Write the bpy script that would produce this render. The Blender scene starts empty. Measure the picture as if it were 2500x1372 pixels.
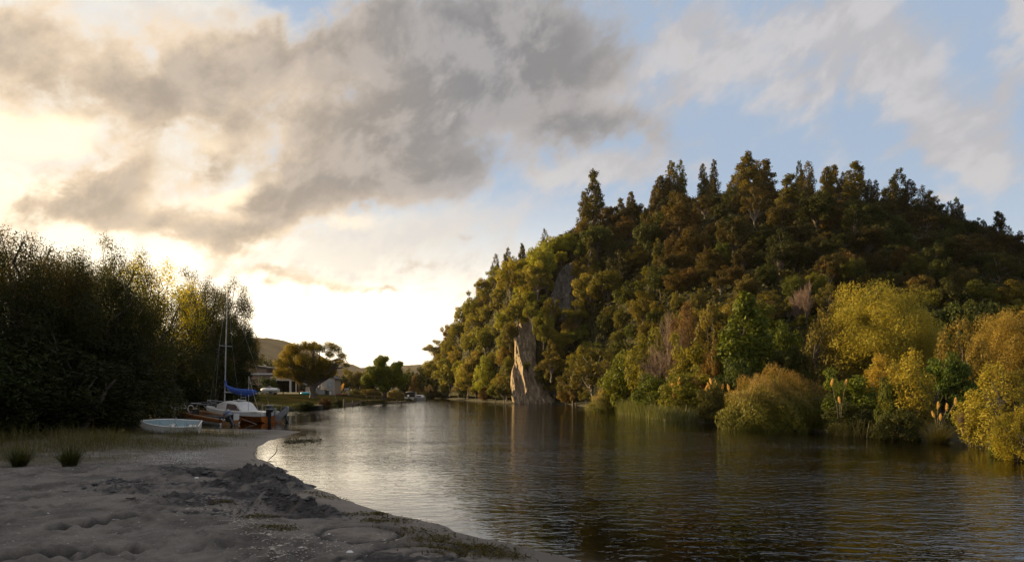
import bpy, math, random
import numpy as np
from mathutils import Vector, Matrix, Euler

random.seed(11)
RNG = np.random.default_rng(11)
SC = bpy.context.scene
COL = SC.collection
R = math.radians

# ---- camera: the horizon lies at row 955 of the 2500x1372 photograph, focal length 1500 of its pixels
F, CAMZ, HY, CX = 1500.0, 2.0, 955.0, 1250.0
cam = bpy.data.objects.new('camera', bpy.data.cameras.new('camera'))
COL.objects.link(cam)
cam.location = (0, 0, CAMZ)
cam.rotation_euler = (R(90), 0, 0)
cam.data.sensor_width = 36
cam.data.lens = 36 * F / 2500
cam.data.shift_y = (HY - 686) / 2500
cam.data.clip_start = 0.1
cam.data.clip_end = 20000
SC.camera = cam
SC.render.resolution_x, SC.render.resolution_y = 1024, 561
SC.view_settings.view_transform = 'Standard'
SC.view_settings.look = 'None'
SC.view_settings.exposure = 1.3
SC.view_settings.gamma = 1
SC.cycles.max_bounces = 8
SC.cycles.diffuse_bounces = 3
SC.cycles.glossy_bounces = 3
SC.cycles.transmission_bounces = 4
SC.cycles.transparent_max_bounces = 8
SC.cycles.caustics_reflective = False
SC.cycles.caustics_refractive = False
SC.cycles.sample_clamp_indirect = 4


def at(px, py, y):
    """The point seen at photo pixel (px, py) at depth y."""
    return ((px - CX) / F * y, y, CAMZ - (py - HY) / F * y)


def gp(px, py, z=0.0):
    """The point of the level z seen at photo pixel (px, py)."""
    y = (CAMZ - z) * F / (py - HY)
    return ((px - CX) / F * y, y, z)


# ---- noise for shapes (numpy)
_perm = np.random.default_rng(5).permutation(4096)
_grad = np.random.default_rng(6).random(4096) * 2 - 1


def vnoise(x, y, seed=0):
    x = np.asarray(x, float) + seed * 17.31; y = np.asarray(y, float) - seed * 9.77
    xi = np.floor(x).astype(int); yi = np.floor(y).astype(int)
    fx = x - xi; fy = y - yi
    fx = fx * fx * (3 - 2 * fx); fy = fy * fy * (3 - 2 * fy)
    h = lambda a, b: _grad[(_perm[(a & 4095)] + b) & 4095]
    n = (h(xi, yi) * (1 - fx) + h(xi + 1, yi) * fx) * (1 - fy) + (h(xi, yi + 1) * (1 - fx) + h(xi + 1, yi + 1) * fx) * fy
    return n


def fbm(x, y, octaves=4, seed=0, gain=0.5):
    s = 0; a = 1; t = 0
    for k in range(octaves):
        s = s + a * vnoise(x * 2 ** k, y * 2 ** k, seed + k * 3)
        t += a; a *= gain
    return s / t


def sstep(a, b, x):
    t = np.clip((x - a) / (b - a), 0, 1)
    return t * t * (3 - 2 * t)


# ---- objects and the way they are described
def tag(o, label=None, cat=None, group=None, kind=None):
    if label: o['label'] = label
    if cat: o['category'] = cat
    if group: o['group'] = group
    if kind: o['kind'] = kind
    return o


def thing(name, label, cat, loc=(0, 0, 0), rot=(0, 0, 0), group=None):
    o = bpy.data.objects.new(name, None)
    COL.objects.link(o)
    o.location = loc
    o.rotation_euler = rot
    o.empty_display_size = 0.2
    return tag(o, label, cat, group)


def link(name, me, parent=None, loc=None):
    o = bpy.data.objects.new(name, me)
    COL.objects.link(o)
    if parent is not None: o.parent = parent
    if loc is not None: o.location = loc
    return o


def mesh_np(name, V, quads=None, tris=None, mats=(), smooth=False, attrs=None, mat_idx=None):
    """A mesh from arrays; attrs: {name: per-point or per-face floats}."""
    me = bpy.data.meshes.new(name)
    V = np.asarray(V, np.float32)
    me.vertices.add(len(V)); me.vertices.foreach_set('co', V.ravel())
    idx = []; start = []; n = 0
    if quads is not None and len(quads):
        q = np.asarray(quads, np.int32); idx.append(q.ravel()); start.append(np.arange(len(q)) * 4); n = len(q) * 4
    if tris is not None and len(tris):
        t = np.asarray(tris, np.int32); idx.append(t.ravel()); start.append(n + np.arange(len(t)) * 3)
    idx = np.concatenate(idx); start = np.concatenate(start)
    me.loops.add(len(idx)); me.loops.foreach_set('vertex_index', idx.astype(np.int32))
    me.polygons.add(len(start)); me.polygons.foreach_set('loop_start', start.astype(np.int32))
    if smooth: me.polygons.foreach_set('use_smooth', np.ones(len(start), bool))
    for m in mats: me.materials.append(m)
    if mat_idx is not None: me.polygons.foreach_set('material_index', np.asarray(mat_idx, np.int32))
    for k, a in (attrs or {}).items():
        a = np.asarray(a, np.float32)
        at_ = me.attributes.new(k, 'FLOAT', 'POINT' if len(a) == len(V) else 'FACE')
        at_.data.foreach_set('value', a)
    me.update(calc_edges=True)
    return me


def grid_quads(nr, nc):
    i = np.arange(nr - 1)[:, None] * nc + np.arange(nc - 1)[None, :]
    return np.stack([i, i + 1, i + nc + 1, i + nc], -1).reshape(-1, 4)


class MB:
    """Collects boxes, bars, tubes and lofts for ONE mesh object."""
    def __init__(s): s.v = []; s.f = []; s.sm = []; s.m = []; s.cur = 0

    def _add(s, vs, fs, smooth=False):
        o = len(s.v); s.v += [tuple(v) for v in vs]
        s.f += [tuple(i + o for i in f) for f in fs]; s.sm += [smooth] * len(fs); s.m += [s.cur] * len(fs)
        return s

    def box(s, c, d, rot=None):
        x, y, z = d[0] / 2, d[1] / 2, d[2] / 2
        vs = [Vector((i * x, j * y, k * z)) for i in (-1, 1) for j in (-1, 1) for k in (-1, 1)]
        if rot is not None:
            m = Euler(rot).to_matrix(); vs = [m @ v for v in vs]
        c = Vector(c)
        return s._add([v + c for v in vs], [(0, 1, 3, 2), (4, 6, 7, 5), (0, 4, 5, 1), (2, 3, 7, 6), (0, 2, 6, 4), (1, 5, 7, 3)])

    def tube(s, pts, rad, sides=8, cap=True, smooth=True):
        pts = [Vector(p) for p in pts]
        rad = [rad] * len(pts) if isinstance(rad, (int, float)) else rad
        vs = []
        for i, p in enumerate(pts):
            t = (pts[min(i + 1, len(pts) - 1)] - pts[max(i - 1, 0)]).normalized()
            a = t.cross(Vector((0, 0, 1)) if abs(t.z) < 0.9 else Vector((1, 0, 0))).normalized(); b = t.cross(a)
            vs += [p + (a * math.cos(2 * math.pi * k / sides) + b * math.sin(2 * math.pi * k / sides)) * rad[i] for k in range(sides)]
        fs = [(i * sides + k, i * sides + (k + 1) % sides, (i + 1) * sides + (k + 1) % sides, (i + 1) * sides + k) for i in range(len(pts) - 1) for k in range(sides)]
        s._add(vs, fs, smooth)
        if cap:
            n = len(vs)
            s._add(vs[:sides], [tuple(range(sides))[::-1]]); s._add(vs[n - sides:], [tuple(range(sides))])
        return s

    def loft(s, rings, closed=False, caps=False, smooth=True):
        n = len(rings[0]); vs = [v for r in rings for v in r]; m = n if closed else n - 1
        fs = [(i * n + k, i * n + (k + 1) % n, (i + 1) * n + (k + 1) % n, (i + 1) * n + k) for i in range(len(rings) - 1) for k in range(m)]
        s._add(vs, fs, smooth)
        if caps:
            s._add(rings[0], [tuple(range(n))[::-1]]); s._add(rings[-1], [tuple(range(n))])
        return s

    def prism(s, prof, a, b, axis='y'):
        """A closed outline (2-D) swept from a to b along an axis."""
        mk = {'y': lambda p, t: (p[0], t, p[1]), 'x': lambda p, t: (t, p[0], p[1]), 'z': lambda p, t: (p[0], p[1], t)}[axis]
        n = len(prof)
        return s._add([mk(p, a) for p in prof] + [mk(p, b) for p in prof],
                      [tuple(range(n))[::-1], tuple(range(n, 2 * n))] + [(i, (i + 1) % n, n + (i + 1) % n, n + i) for i in range(n)])

    def ball(s, c, r, seg=12, rings=8):
        r = (r, r, r) if isinstance(r, (int, float)) else r
        rg = [[(c[0] + r[0] * math.sin(math.pi * j / rings) * math.cos(2 * math.pi * k / seg), c[1] + r[1] * math.sin(math.pi * j / rings) * math.sin(2 * math.pi * k / seg), c[2] - r[2] * math.cos(math.pi * j / rings)) for k in range(seg)] for j in range(rings + 1)]
        return s.loft(rg, closed=True)

    def build(s, name, mat, parent=None, bevel=0, label=None, solid=0):
        me = bpy.data.meshes.new(name)
        me.from_pydata(s.v, [], s.f)
        for m in (mat if isinstance(mat, (list, tuple)) else [mat]): me.materials.append(m)
        me.polygons.foreach_set('use_smooth', s.sm); me.polygons.foreach_set('material_index', s.m)
        me.validate(); me.update()
        o = link(name, me, parent)
        if solid:
            md = o.modifiers.new('thickness', 'SOLIDIFY'); md.thickness = solid; md.offset = 1
        if bevel:
            md = o.modifiers.new('bevel', 'BEVEL'); md.width = bevel; md.segments = 2; md.limit_method = 'ANGLE'
        if label: o['label'] = label
        return o


def copy_tree(o, parent=None):
    c = o.copy(); COL.objects.link(c)
    if parent is not None: c.parent = parent
    for ch in list(o.children): copy_tree(ch, c)
    return c


# ---- shader building
class E:
    """A socket with arithmetic."""
    def __init__(s, nt, sock): s.nt = nt; s.s = sock

    def _m(s, op, b=None, c=None, clamp=False):
        n = s.nt.nodes.new('ShaderNodeMath'); n.operation = op; n.use_clamp = clamp
        for i, v in enumerate((s, b, c)):
            if v is None: continue
            if isinstance(v, E): s.nt.links.new(v.s, n.inputs[i])
            else: n.inputs[i].default_value = float(v)
        return E(s.nt, n.outputs[0])

    def __add__(s, b): return s._m('ADD', b)
    __radd__ = __add__
    def __mul__(s, b): return s._m('MULTIPLY', b)
    __rmul__ = __mul__
    def __sub__(s, b): return s._m('SUBTRACT', b)
    def __rsub__(s, b): return (s * -1) + b
    def __truediv__(s, b): return s._m('DIVIDE', b)
    def __pow__(s, b): return s._m('POWER', b)
    def clamp(s): return s._m('ADD', 0, clamp=True)
    def max(s, b): return s._m('MAXIMUM', b)
    def min(s, b): return s._m('MINIMUM', b)
    def exp(s): return s._m('EXPONENT')

    def ss(s, a, b):
        n = s.nt.nodes.new('ShaderNodeMapRange'); n.interpolation_type = 'SMOOTHSTEP'
        s.nt.links.new(s.s, n.inputs[0])
        for i, v in ((1, a), (2, b), (3, 0.0), (4, 1.0)):
            if isinstance(v, E): s.nt.links.new(v.s, n.inputs[i])
            else: n.inputs[i].default_value = v
        return E(s.nt, n.outputs[0])


def setin(nt, sock, v):
    if isinstance(v, E): nt.links.new(v.s, sock)
    elif isinstance(v, bpy.types.NodeSocket): nt.links.new(v, sock)
    elif isinstance(v, (tuple, list)) and len(v) == 3 and sock.type == 'RGBA': sock.default_value = (*v, 1)
    else: sock.default_value = v


def mix(nt, f, a, b, blend='MIX'):
    n = nt.nodes.new('ShaderNodeMix'); n.data_type = 'RGBA'; n.blend_type = blend; n.clamp_factor = True
    setin(nt, n.inputs[0], f); setin(nt, n.inputs[6], a); setin(nt, n.inputs[7], b)
    return n.outputs[2]


def noise(nt, vec, scale, detail=4, rough=0.5, dist=0.0, dims='3D'):
    n = nt.nodes.new('ShaderNodeTexNoise'); n.noise_dimensions = dims
    if vec is not None: nt.links.new(vec.s if isinstance(vec, E) else vec, n.inputs['Vector'])
    n.inputs['Scale'].default_value = scale; n.inputs['Detail'].default_value = detail
    n.inputs['Roughness'].default_value = rough; n.inputs['Distortion'].default_value = dist
    return E(nt, n.outputs[0])


def vscale(nt, vec, sc):
    n = nt.nodes.new('ShaderNodeMapping'); nt.links.new(vec, n.inputs[0]); n.inputs['Scale'].default_value = sc
    return n.outputs[0]


def new_mat(name):
    m = bpy.data.materials.new(name); m.use_nodes = True
    nt = m.node_tree; nt.nodes.clear()
    out = nt.nodes.new('ShaderNodeOutputMaterial')
    return m, nt, out


def attr(nt, name):
    n = nt.nodes.new('ShaderNodeAttribute'); n.attribute_name = name
    return E(nt, n.outputs['Fac'])


def plain(name, col, rough=0.6, metal=0.0, var=0.25, scale=6.0, bump=0.0, dirt=None):
    """Paint, wood, metal or cloth: a colour with its uneven wear."""
    m, nt, out = new_mat(name)
    b = nt.nodes.new('ShaderNodeBsdfPrincipled'); tc = nt.nodes.new('ShaderNodeTexCoord')
    n = noise(nt, tc.outputs['Object'], scale, 6, 0.6)
    c = mix(nt, n.ss(0.3, 0.75), tuple(x * (1 - var) for x in col), tuple(min(1, x * (1 + var * 0.6)) for x in col))
    if dirt: c = mix(nt, noise(nt, tc.outputs['Object'], scale * 2.3, 5, 0.65).ss(0.55, 0.75) * 0.6, c, dirt)
    setin(nt, b.inputs['Base Color'], c)
    setin(nt, b.inputs['Roughness'], n * 0.25 + (rough - 0.12)); b.inputs['Metallic'].default_value = metal
    if bump:
        bp = nt.nodes.new('ShaderNodeBump'); bp.inputs['Strength'].default_value = 0.6; bp.inputs['Distance'].default_value = bump
        setin(nt, bp.inputs['Height'], noise(nt, tc.outputs['Object'], scale * 4, 5, 0.6)); nt.links.new(bp.outputs[0], b.inputs['Normal'])
    nt.links.new(b.outputs[0], out.inputs[0])
    return m
# ---- light: low sun at the left behind the trees, a sky of broken cloud
SUN_AZ, SUN_EL = -61.0, 13.0          # degrees from the view axis (left negative), above the horizon
sun = bpy.data.objects.new('sun', bpy.data.lights.new('sun', 'SUN'))
COL.objects.link(sun)
sun.data.energy = 5.0
sun.data.color = (1.0, 0.74, 0.35)
sun.data.angle = R(0.6)
_sd = Vector((math.sin(R(SUN_AZ)) * math.cos(R(SUN_EL)), math.cos(R(SUN_AZ)) * math.cos(R(SUN_EL)), math.sin(R(SUN_EL))))
sun.rotation_euler = (-_sd).to_track_quat('-Z', 'Y').to_euler()

world = bpy.data.worlds.new('World')
SC.world = world
world.use_nodes = True
WN = world.node_tree
WN.nodes.clear()
wout = WN.nodes.new('ShaderNodeOutputWorld')
bg = WN.nodes.new('ShaderNodeBackground')
sky = WN.nodes.new('ShaderNodeTexSky')
sky.sky_type = 'NISHITA'; sky.sun_disc = False
sky.sun_elevation = R(SUN_EL); sky.sun_rotation = R(SUN_AZ)
sky.air_density = 1.0; sky.dust_density = 1.2; sky.ozone_density = 1.5
SKY_S = 0.10
bg.inputs[1].default_value = SKY_S
K = 0.406 / SKY_S                     # cloud colours below are given as they look in the picture
wtc = WN.nodes.new('ShaderNodeTexCoord')
wsep = WN.nodes.new('ShaderNodeSeparateXYZ'); WN.links.new(wtc.outputs['Generated'], wsep.inputs[0])
dx, dy, dz = (E(WN, o) for o in wsep.outputs)
az = dx._m('ARCTAN2', dy) * (180 / math.pi)
el = dz._m('ARCSINE') * (180 / math.pi)


def comb(x, y, z=0.0):
    n = WN.nodes.new('ShaderNodeCombineXYZ'); setin(WN, n.inputs[0], x); setin(WN, n.inputs[1], y); setin(WN, n.inputs[2], z)
    return n.outputs[0]


# cloud-street coordinates: along and across the drift of the clouds (they rise to the right)
q1 = az * 0.885 + el * 0.466
q2 = el * 0.885 - az * 0.466
wv = noise(WN, comb(az, el), 0.055, 3, 0.5)
w1 = noise(WN, comb(az * 0.7, el + 40), 0.09, 5, 0.55) - 0.5
w2 = noise(WN, comb(az + 71, el), 0.09, 5, 0.55) - 0.5
n_mid = noise(WN, comb(q1 * 0.8, q2 * 1.15), 0.13, 9, 0.60, 0.25)
n_fine = noise(WN, comb(q1 * 0.85 + 33, q2 * 1.1), 0.42, 7, 0.62, 0.2)
n_wisp = noise(WN, comb(q1 * 0.5 + 11, q2 * 1.1), 0.26, 7, 0.64, 0.6)
aw = az + w1 * 9.0 + (n_fine - 0.5) * 3.0
ew = el + w2 * 5.5 + (n_mid - 0.5) * 4.0


def dirpx(px, py):
    u, v = (px - CX) / F, (HY - py) / F
    a = math.atan(u)
    return math.degrees(a), math.degrees(math.atan(v * math.cos(a)))


def puff(px, py, rx, ry, rot=0, w=1.0):
    """A soft cloud body round a direction (sizes in photo pixels, rot counter-clockwise)."""
    a0, e0 = dirpx(px, py)
    k = math.cos(R(a0))
    sx, sy = math.degrees(rx / F) * k * k, math.degrees(ry / F) * k
    c, s_ = math.cos(R(rot)), math.sin(R(rot))
    A = aw - a0; B = ew - e0
    p = (A * c + B * s_) * (1 / sx); q = (B * c - A * s_) * (1 / sy)
    return ((p * p + q * q) * -1.0).exp() * w


def total(lst):
    t = puff(*lst[0])
    for a in lst[1:]: t = t + puff(*a)
    return t


dark = total([
    (900, 350, 300, 105, 27, 1.25), (1250, 150, 330, 125, 17, 1.05), (1080, 430, 190, 62, 8, .9), (700, 505, 150, 55, 22, .95),
    (400, 548, 190, 38, -6, 1.0), (640, 560, 90, 26, 10, .5), (110, 515, 160, 52, 24, .95), (310, 430, 85, 62, 40, .95), (500, 410, 70, 34, 25, .6), (220, 470, 90, 50, 35, .5),
    (80, 150, 360, 130, 12, 1.05), (420, 230, 180, 80, 20, .7), (640, 190, 300, 100, 24, .85), (980, 60, 300, 90, 15, .75), (600, 330, 120, 55, 30, .5),
    (1400, 290, 200, 65, -6, .9), (1570, 310, 120, 45, -12, .5), (1420, 130, 240, 100, -5, .45), (1140, 590, 34, 14, 5, .6), (880, 688, 230, 11, -3, .62), (890, 764, 50, 7, 0, .7), (1000, 640, 120, 14, 4, .45), (620, 660, 120, 12, 5, .4), (-300, 330, 260, 200, 0, .8)])
pale = total([
    (1900, 130, 320, 90, 6, .75), (2180, 170, 310, 85, -45, 1.05), (2330, 340, 150, 55, -48, .6), (2500, 110, 55, 200, -15, .9), (1480, 420, 150, 38, 2, 1.05), (1330, 440, 40, 18, 0, .6),
    (1680, 60, 100, 40, 35, .6), (1600, 180, 330, 100, -14, .35), (2310, 476, 40, 20, 15, .9), (2370, 500, 30, 10, 0, .7), (1200, 620, 300, 70, 8, .62), (900, 590, 320, 70, 14, .8), (330, 330, 280, 110, 10, .8),
    (60, 360, 200, 120, 0, .8), (1280, 300, 400, 220, 0, .4), (480, 60, 330, 80, 4, .85), (2440, 420, 120, 40, -15, .35), (2020, 330, 50, 150, 8, .35), (700, 330, 340, 240, 20, .75), (2800, 250, 250, 250, 0, .7)])
det = (n_mid - 0.5) * 2.0 + (n_fine - 0.5) * 1.3
D = (dark + det * 1.05).ss(0.22, 0.92)
core = (dark + det * 0.9).ss(0.40, 1.40)
away = (el.ss(34.0, 46.0) * 0.75 + (az * az).ss(2600.0, 5200.0) * 0.6)
P = (pale + away + det * 0.9 + (n_wisp - 0.5) * 1.4).ss(0.18, 1.05)
n_sh = noise(WN, comb(q1 * 0.8 - 1.6, q2 * 1.15 - 1.2), 0.13, 8, 0.60, 0.25)       # the same cloud a step towards the sun
relief = ((n_mid - n_sh) * 3.6 + 0.5).clamp()
# nearness to the sun colours the cloud
dsun = WN.nodes.new('ShaderNodeVectorMath'); dsun.operation = 'DOT_PRODUCT'
WN.links.new(wtc.outputs['Generated'], dsun.inputs[0]); dsun.inputs[1].default_value = Vector((math.sin(R(-40)) * .97, math.cos(R(-40)) * .97, .22))
cs = E(WN, dsun.outputs['Value'])
near = cs.ss(0.60, 1.0)
low = (el * -1.0).ss(-20.0, -2.0)
C = lambda *c: tuple(x * K for x in c)
blue = mix(WN, low, C(.40, .50, .645), C(.62, .67, .72))
col = mix(WN, 0.86, sky.outputs[0], blue)
veil = (low * cs.ss(0.45, 0.85) * 1.3 + cs.ss(0.90, 1.0) * 0.7 + low * (n_wisp - .3) * cs.ss(.3, .7) * .8).clamp()
col = mix(WN, veil, col, mix(WN, near, C(1.12, 1.05, .95), C(1.25, 1.12, .90)))
ga = (az + 24.0) * (1 / 15.0); ge = (el - 5.5) * (1 / 4.5)
glow = ((ga * ga + ge * ge) * -1.0).exp()
col = mix(WN, glow, col, C(2.3, 2.0, 1.5))
pc = mix(WN, near, C(.53, .50, .495), C(.96, .88, .76))
pc = mix(WN, (low * (1 - near)) * 0.75, pc, C(.80, .65, .50))
pc = mix(WN, (relief * .6 + n_fine * .4).ss(.35, .70) * .6, pc, C(.72, .68, .66))
col = mix(WN, P * 0.80, col, pc)
warm = (cs.ss(.78, 1.0) + low * .6 * cs.ss(.4, .85)).clamp()
edge = mix(WN, warm, C(.54, .505, .49), C(1.12, .86, .58))
body = mix(WN, warm, C(.25, .242, .243), C(.40, .33, .265))
body = mix(WN, (relief * .7 + n_fine * .3).ss(.30, .78) * .75, body, mix(WN, warm, C(.45, .425, .42), C(.66, .54, .42)))
edge = mix(WN, (1 - relief) * .45, edge, body)
dc = mix(WN, core, edge, body)
col = mix(WN, D * 0.93, col, dc)
# breaks in the cloud where the sun comes through
brk = puff(120, 330, 120, 60, 15, 1.0) + puff(30, 360, 90, 50, 0, .7) + puff(560, 470, 130, 30, 25, .7) + puff(480, 330, 110, 40, 10, .5) + puff(250, 590, 160, 26, 5, .6) + puff(1100, 250, 60, 40, 30, .45) + puff(880, 540, 220, 26, 14, .6)
brk = (brk + det * .55).ss(.22, .95)
col = mix(WN, brk * .80, col, mix(WN, warm, C(.78, .75, .74), C(1.45, 1.20, .84)))
col = mix(WN, (el * -1.0).ss(0.5, 4.0), col, C(.10, .09, .07))
WN.links.new(col, bg.inputs[0])
WN.links.new(bg.outputs[0], wout.inputs[0])
# ---- the setting: ground (beach, banks, lawn, river bed), water, bush-clad hill, far hills
LEFT = np.array([(30, -60), (30, -30), (15, -5), (9, 1.0), (5, 3.6), (2.5, 5.6)] +
                [gp(px, py)[:2] for px, py in ((1420, 1372), (1300, 1345), (1200, 1320), (1100, 1290), (1000, 1264), (920, 1245), (840, 1222), (765, 1192),
                 (735, 1168), (690, 1146), (640, 1124), (618, 1107), (626, 1094), (652, 1078), (700, 1063), (738, 1053), (690, 1049.5), (640, 1048.5), (560, 1047), (500, 1046))] +
                [(-19.6, 35.2), (-21.5, 38), (-23, 43), (-24.5, 50), (-23.6, 58), (-23.4, 62), (-23, 70), (-22.3, 81), (-20.2, 100), (-19.5, 125), (-40, 150), (-80, 168), (-400, 260),
                 (-4000, 300), (-4000, -60)])
RIGHT = np.array([(4000, -20), (60, -20), (27, 4), (18, 12), (14.7, 17.6), (16.2, 20), (17.9, 23.1), (18.1, 25.6), (17.9, 28), (17, 30), (15.5, 30.9), (13.2, 31.2), (12, 33), (12.9, 37.5), (11.2, 43), (10.6, 51), (10.2, 60), (9.6, 75), (9.0, 90), (8.2, 97), (-0.3, 102),
                  (-5, 118), (-8.7, 130), (-14, 150), (-20.5, 174), (-26, 186), (-60, 196), (-120, 206), (-400, 330), (-4000, 380), (-4000, 6000), (4000, 6000)])


def sdist(X, Y, poly):
    """Signed distance to a closed outline, inside positive."""
    n = len(poly); d2 = np.full(X.shape, 1e18); ins = np.zeros(X.shape, bool)
    for i in range(n):
        ax, ay = poly[i]; bx, by = poly[(i + 1) % n]
        ex, ey = bx - ax, by - ay; wx, wy = X - ax, Y - ay
        t = np.clip((wx * ex + wy * ey) / (ex * ex + ey * ey + 1e-12), 0, 1)
        d2 = np.minimum(d2, (wx - t * ex) ** 2 + (wy - t * ey) ** 2)
        c = (ay > Y) != (by > Y)
        with np.errstate(divide='ignore', invalid='ignore'):
            ins ^= c & (X < (bx - ax) * (Y - ay) / (by - ay + 1e-15) + ax)
    return np.where(ins, 1, -1) * np.sqrt(d2)


# beach features: photo pixel, radii in metres, height, roughness
HEAPS = [(640, 1152, .55, .42, .34), (600, 1158, .35, .3, .14), (690, 1162, .42, .3, .20), (732, 1168, .17, .14, .12), (470, 1148, .5, .25, .07), (560, 1176, .8, .22, .10), (650, 1178, .5, .25, .10),
         (690, 1222, .34, .24, .19), (655, 1218, .22, .16, .10), (742, 1226, .20, .22, .22), (790, 1236, .22, .16, .18), (640, 1197, .6, .09, .07), (560, 1200, .3, .08, .05),
         (450, 1210, .26, .14, .09), (480, 1226, .22, .12, .07), (420, 1232, .18, .10, .06), (290, 1178, .22, .12, .08), (310, 1195, .26, .10, .07), (345, 1200, .12, .08, .05), (260, 1200, .12, .08, .04),
         (540, 1216, .2, .1, .04), (470, 1140, .6, .2, .05), (900, 1242, .05, .05, .03), (1000, 1348, .5, .2, .02)]
PITS = [(565, 1150, .62, .30, -.30), (600, 1190, .4, .14, -.08), (730, 1246, .45, .10, -.07), (470, 1245, .3, .10, -.05)]
STEPS = [(150, 1287, .13), (172, 1281, .13), (205, 1283, .10), (240, 1277, .11), (262, 1271, .12), (290, 1267, .14), (318, 1263, .12), (340, 1258, .10), (372, 1258, .09),
         (8, 1366, .14), (50, 1361, .14), (95, 1359, .10), (125, 1349, .13), (150, 1357, .11), (170, 1345, .13), (205, 1357, .12), (235, 1347, .13), (262, 1352, .11), (288, 1341, .15),
         (60, 1205, .09), (28, 1200, .08), (120, 1208, .09), (170, 1200, .09), (250, 1182, .08), (90, 1236, .09), (15, 1240, .1)]
RINGS = [(880, 1303, .52, .055), (1015, 1352, .52, .06), (1040, 1354, .24, .04)]


def ground_z(X, Y, fine=True):
    """Height of the ground and the masks of its surfaces."""
    sl = sdist(X, Y, LEFT); sr = sdist(X, Y, RIGHT)
    sl = sl + 0.22 * fbm(X * .8, Y * .8, 4, 41) * sstep(45, 28, Y) * sstep(3, .5, np.abs(sl))
    s = np.maximum(sl, sr)
    z = np.where(s < 0, -0.10 * -s - 0.02 * s * s, 0)
    z = np.maximum(z, -2.2)
    beach = (0.30 - 0.17 * sstep(22, 29, Y) * sstep(-21, -17, X)) * (1 - np.exp(-np.maximum(s, 0) / 2.6)) + 0.02 * np.maximum(s, 0) ** 0.5
    lawn = np.clip(sl, 0, None)
    lawnh = 0.55 * sstep(0, 1.2, lawn) + 0.85 * sstep(0.5, 16, lawn)
    wl = sstep(46, 62, Y)
    leftz = beach * (1 - wl) + lawnh * wl + sstep(17, 26, -X) * sstep(12, 30, Y) * 0.45 * (1 - wl)
    rightz = 0.25 * sstep(0, 1.5, sr) + 0.9 * sstep(1, 9, sr) + np.clip(sr - 5, 0, 60) * 0.05
    z = np.where(s > 0, np.where(sl > sr, leftz, rightz), z)
    far = np.clip(np.hypot(X, Y) - 260, 0, None)
    z = z + np.where(s > 0, far * 0.004, 0)
    damp = np.zeros_like(z)
    near = sstep(26, 16, Y) * (s > 0)
    if fine:
        on = sstep(0.05, 0.8, s) * near
        rough = fbm(X * 6, Y * 6, 4, 3)
        clod = 0.085 * (0.5 - np.abs(fbm(X * 8, Y * 8, 3, 4))) * sstep(-.3, .3, fbm(X * 3, Y * 3, 2, 6)) + 0.05 * np.abs(fbm(X * 15, Y * 15, 2, 7)) - 0.03
        fade = sstep(0.6, 2.5, s)
        z = z + on * (0.030 * fbm(X * 0.9, Y * 0.9, 3, 1) + (0.030 * fbm(X * 3.1, Y * 3.1, 4, 2) - 0.030 * np.abs(fbm(X * 5, Y * 5, 3, 5)) + 0.010 * fbm(X * 14, Y * 14, 2, 15)) * fade)
        z = z + (s > 0) * sstep(40, 26, Y) * 0.02 * fbm(X * 1.3, Y * 1.3, 3, 9) * fade
        for px, py, rx, ry, h in HEAPS + PITS:
            rx *= 1.25; ry *= 1.3
            cx, cy, _ = gp(px, py, 0.25)
            wx = X + 0.12 * fbm(X * 3, Y * 3, 3, 11); wy = Y + 0.10 * fbm(X * 3, Y * 3, 3, 12)
            r = np.hypot((wx - cx) / rx, (wy - cy) / ry)
            g = np.clip(1 - (r / 1.2) ** 2, 0, 1) ** .9 * (.85 if h > 0 else 1)
            z = z + g * h * (0.8 + 0.55 * rough) + sstep(1.6, 0.5, r) * (0.05 * rough + clod)
            damp = np.maximum(damp, sstep(1.45, 0.95, r + 1.0 * rough + 0.5 * np.abs(fbm(X * 12, Y * 12, 2, 17))))
        dents = [(px, py, r, 0.85) for px, py, r in STEPS]
        for px, py, r0, dep in dents:
            cx, cy, _ = gp(px, py, 0.30)
            r = np.hypot((X - cx) / (r0 * 1.25), (Y - cy) / (r0 * 1.15))
            z = z - 1.5 * dep * r0 * sstep(1.15, 0.45, r) + 0.035 * np.exp(-((r - 1.45) / 0.3) ** 2)
            damp = np.maximum(damp, 0.85 * sstep(1.1, 0.7, r + 0.25 * rough))
        rr = np.random.default_rng(21)
        for k in range(430):
            cx, cy = rr.uniform(-11, -1.2), rr.uniform(6.2, 16)
            r0 = rr.uniform(.06, .13); a = rr.uniform(0, 3.1)
            m = (np.abs(X - cx) < 1) & (np.abs(Y - cy) < 1)
            if not m.any(): continue
            xx, yy = X[m] - cx, Y[m] - cy
            r = np.hypot((xx * math.cos(a) + yy * math.sin(a)) / (r0 * 1.6), (yy * math.cos(a) - xx * math.sin(a)) / r0)
            z[m] += (-0.60 * r0 * sstep(1.2, 0.3, r) + 0.24 * r0 * np.exp(-((r - 1.4) / 0.35) ** 2)) * near[m] * sstep(1.2, 2.6, s[m])
        for px, py, r0, w in RINGS:
            cx, cy, _ = gp(px, py, 0.14)
            d = np.hypot(X - cx, (Y - cy) * 1.02) * (1 + 0.05 * fbm(X * 2, Y * 2, 2, 8)) - r0
            g = np.exp(-(d / w) ** 2 * 1.6)
            z = z - 0.045 * g + 0.018 * np.exp(-((d - 1.9 * w) / w) ** 2)
            damp = np.maximum(damp, sstep(0.25, 0.7, g + 0.25 * rough))
    return z, s, sl, sr, damp


def axis(parts):
    out = [parts[0][0]]
    for a, b, st0, st1 in parts:
        x = a
        while x < b - 1e-6:
            t = (x - a) / (b - a); x = min(b, x + st0 * (st1 / st0) ** t); out.append(x)
    return np.array(out)


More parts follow.
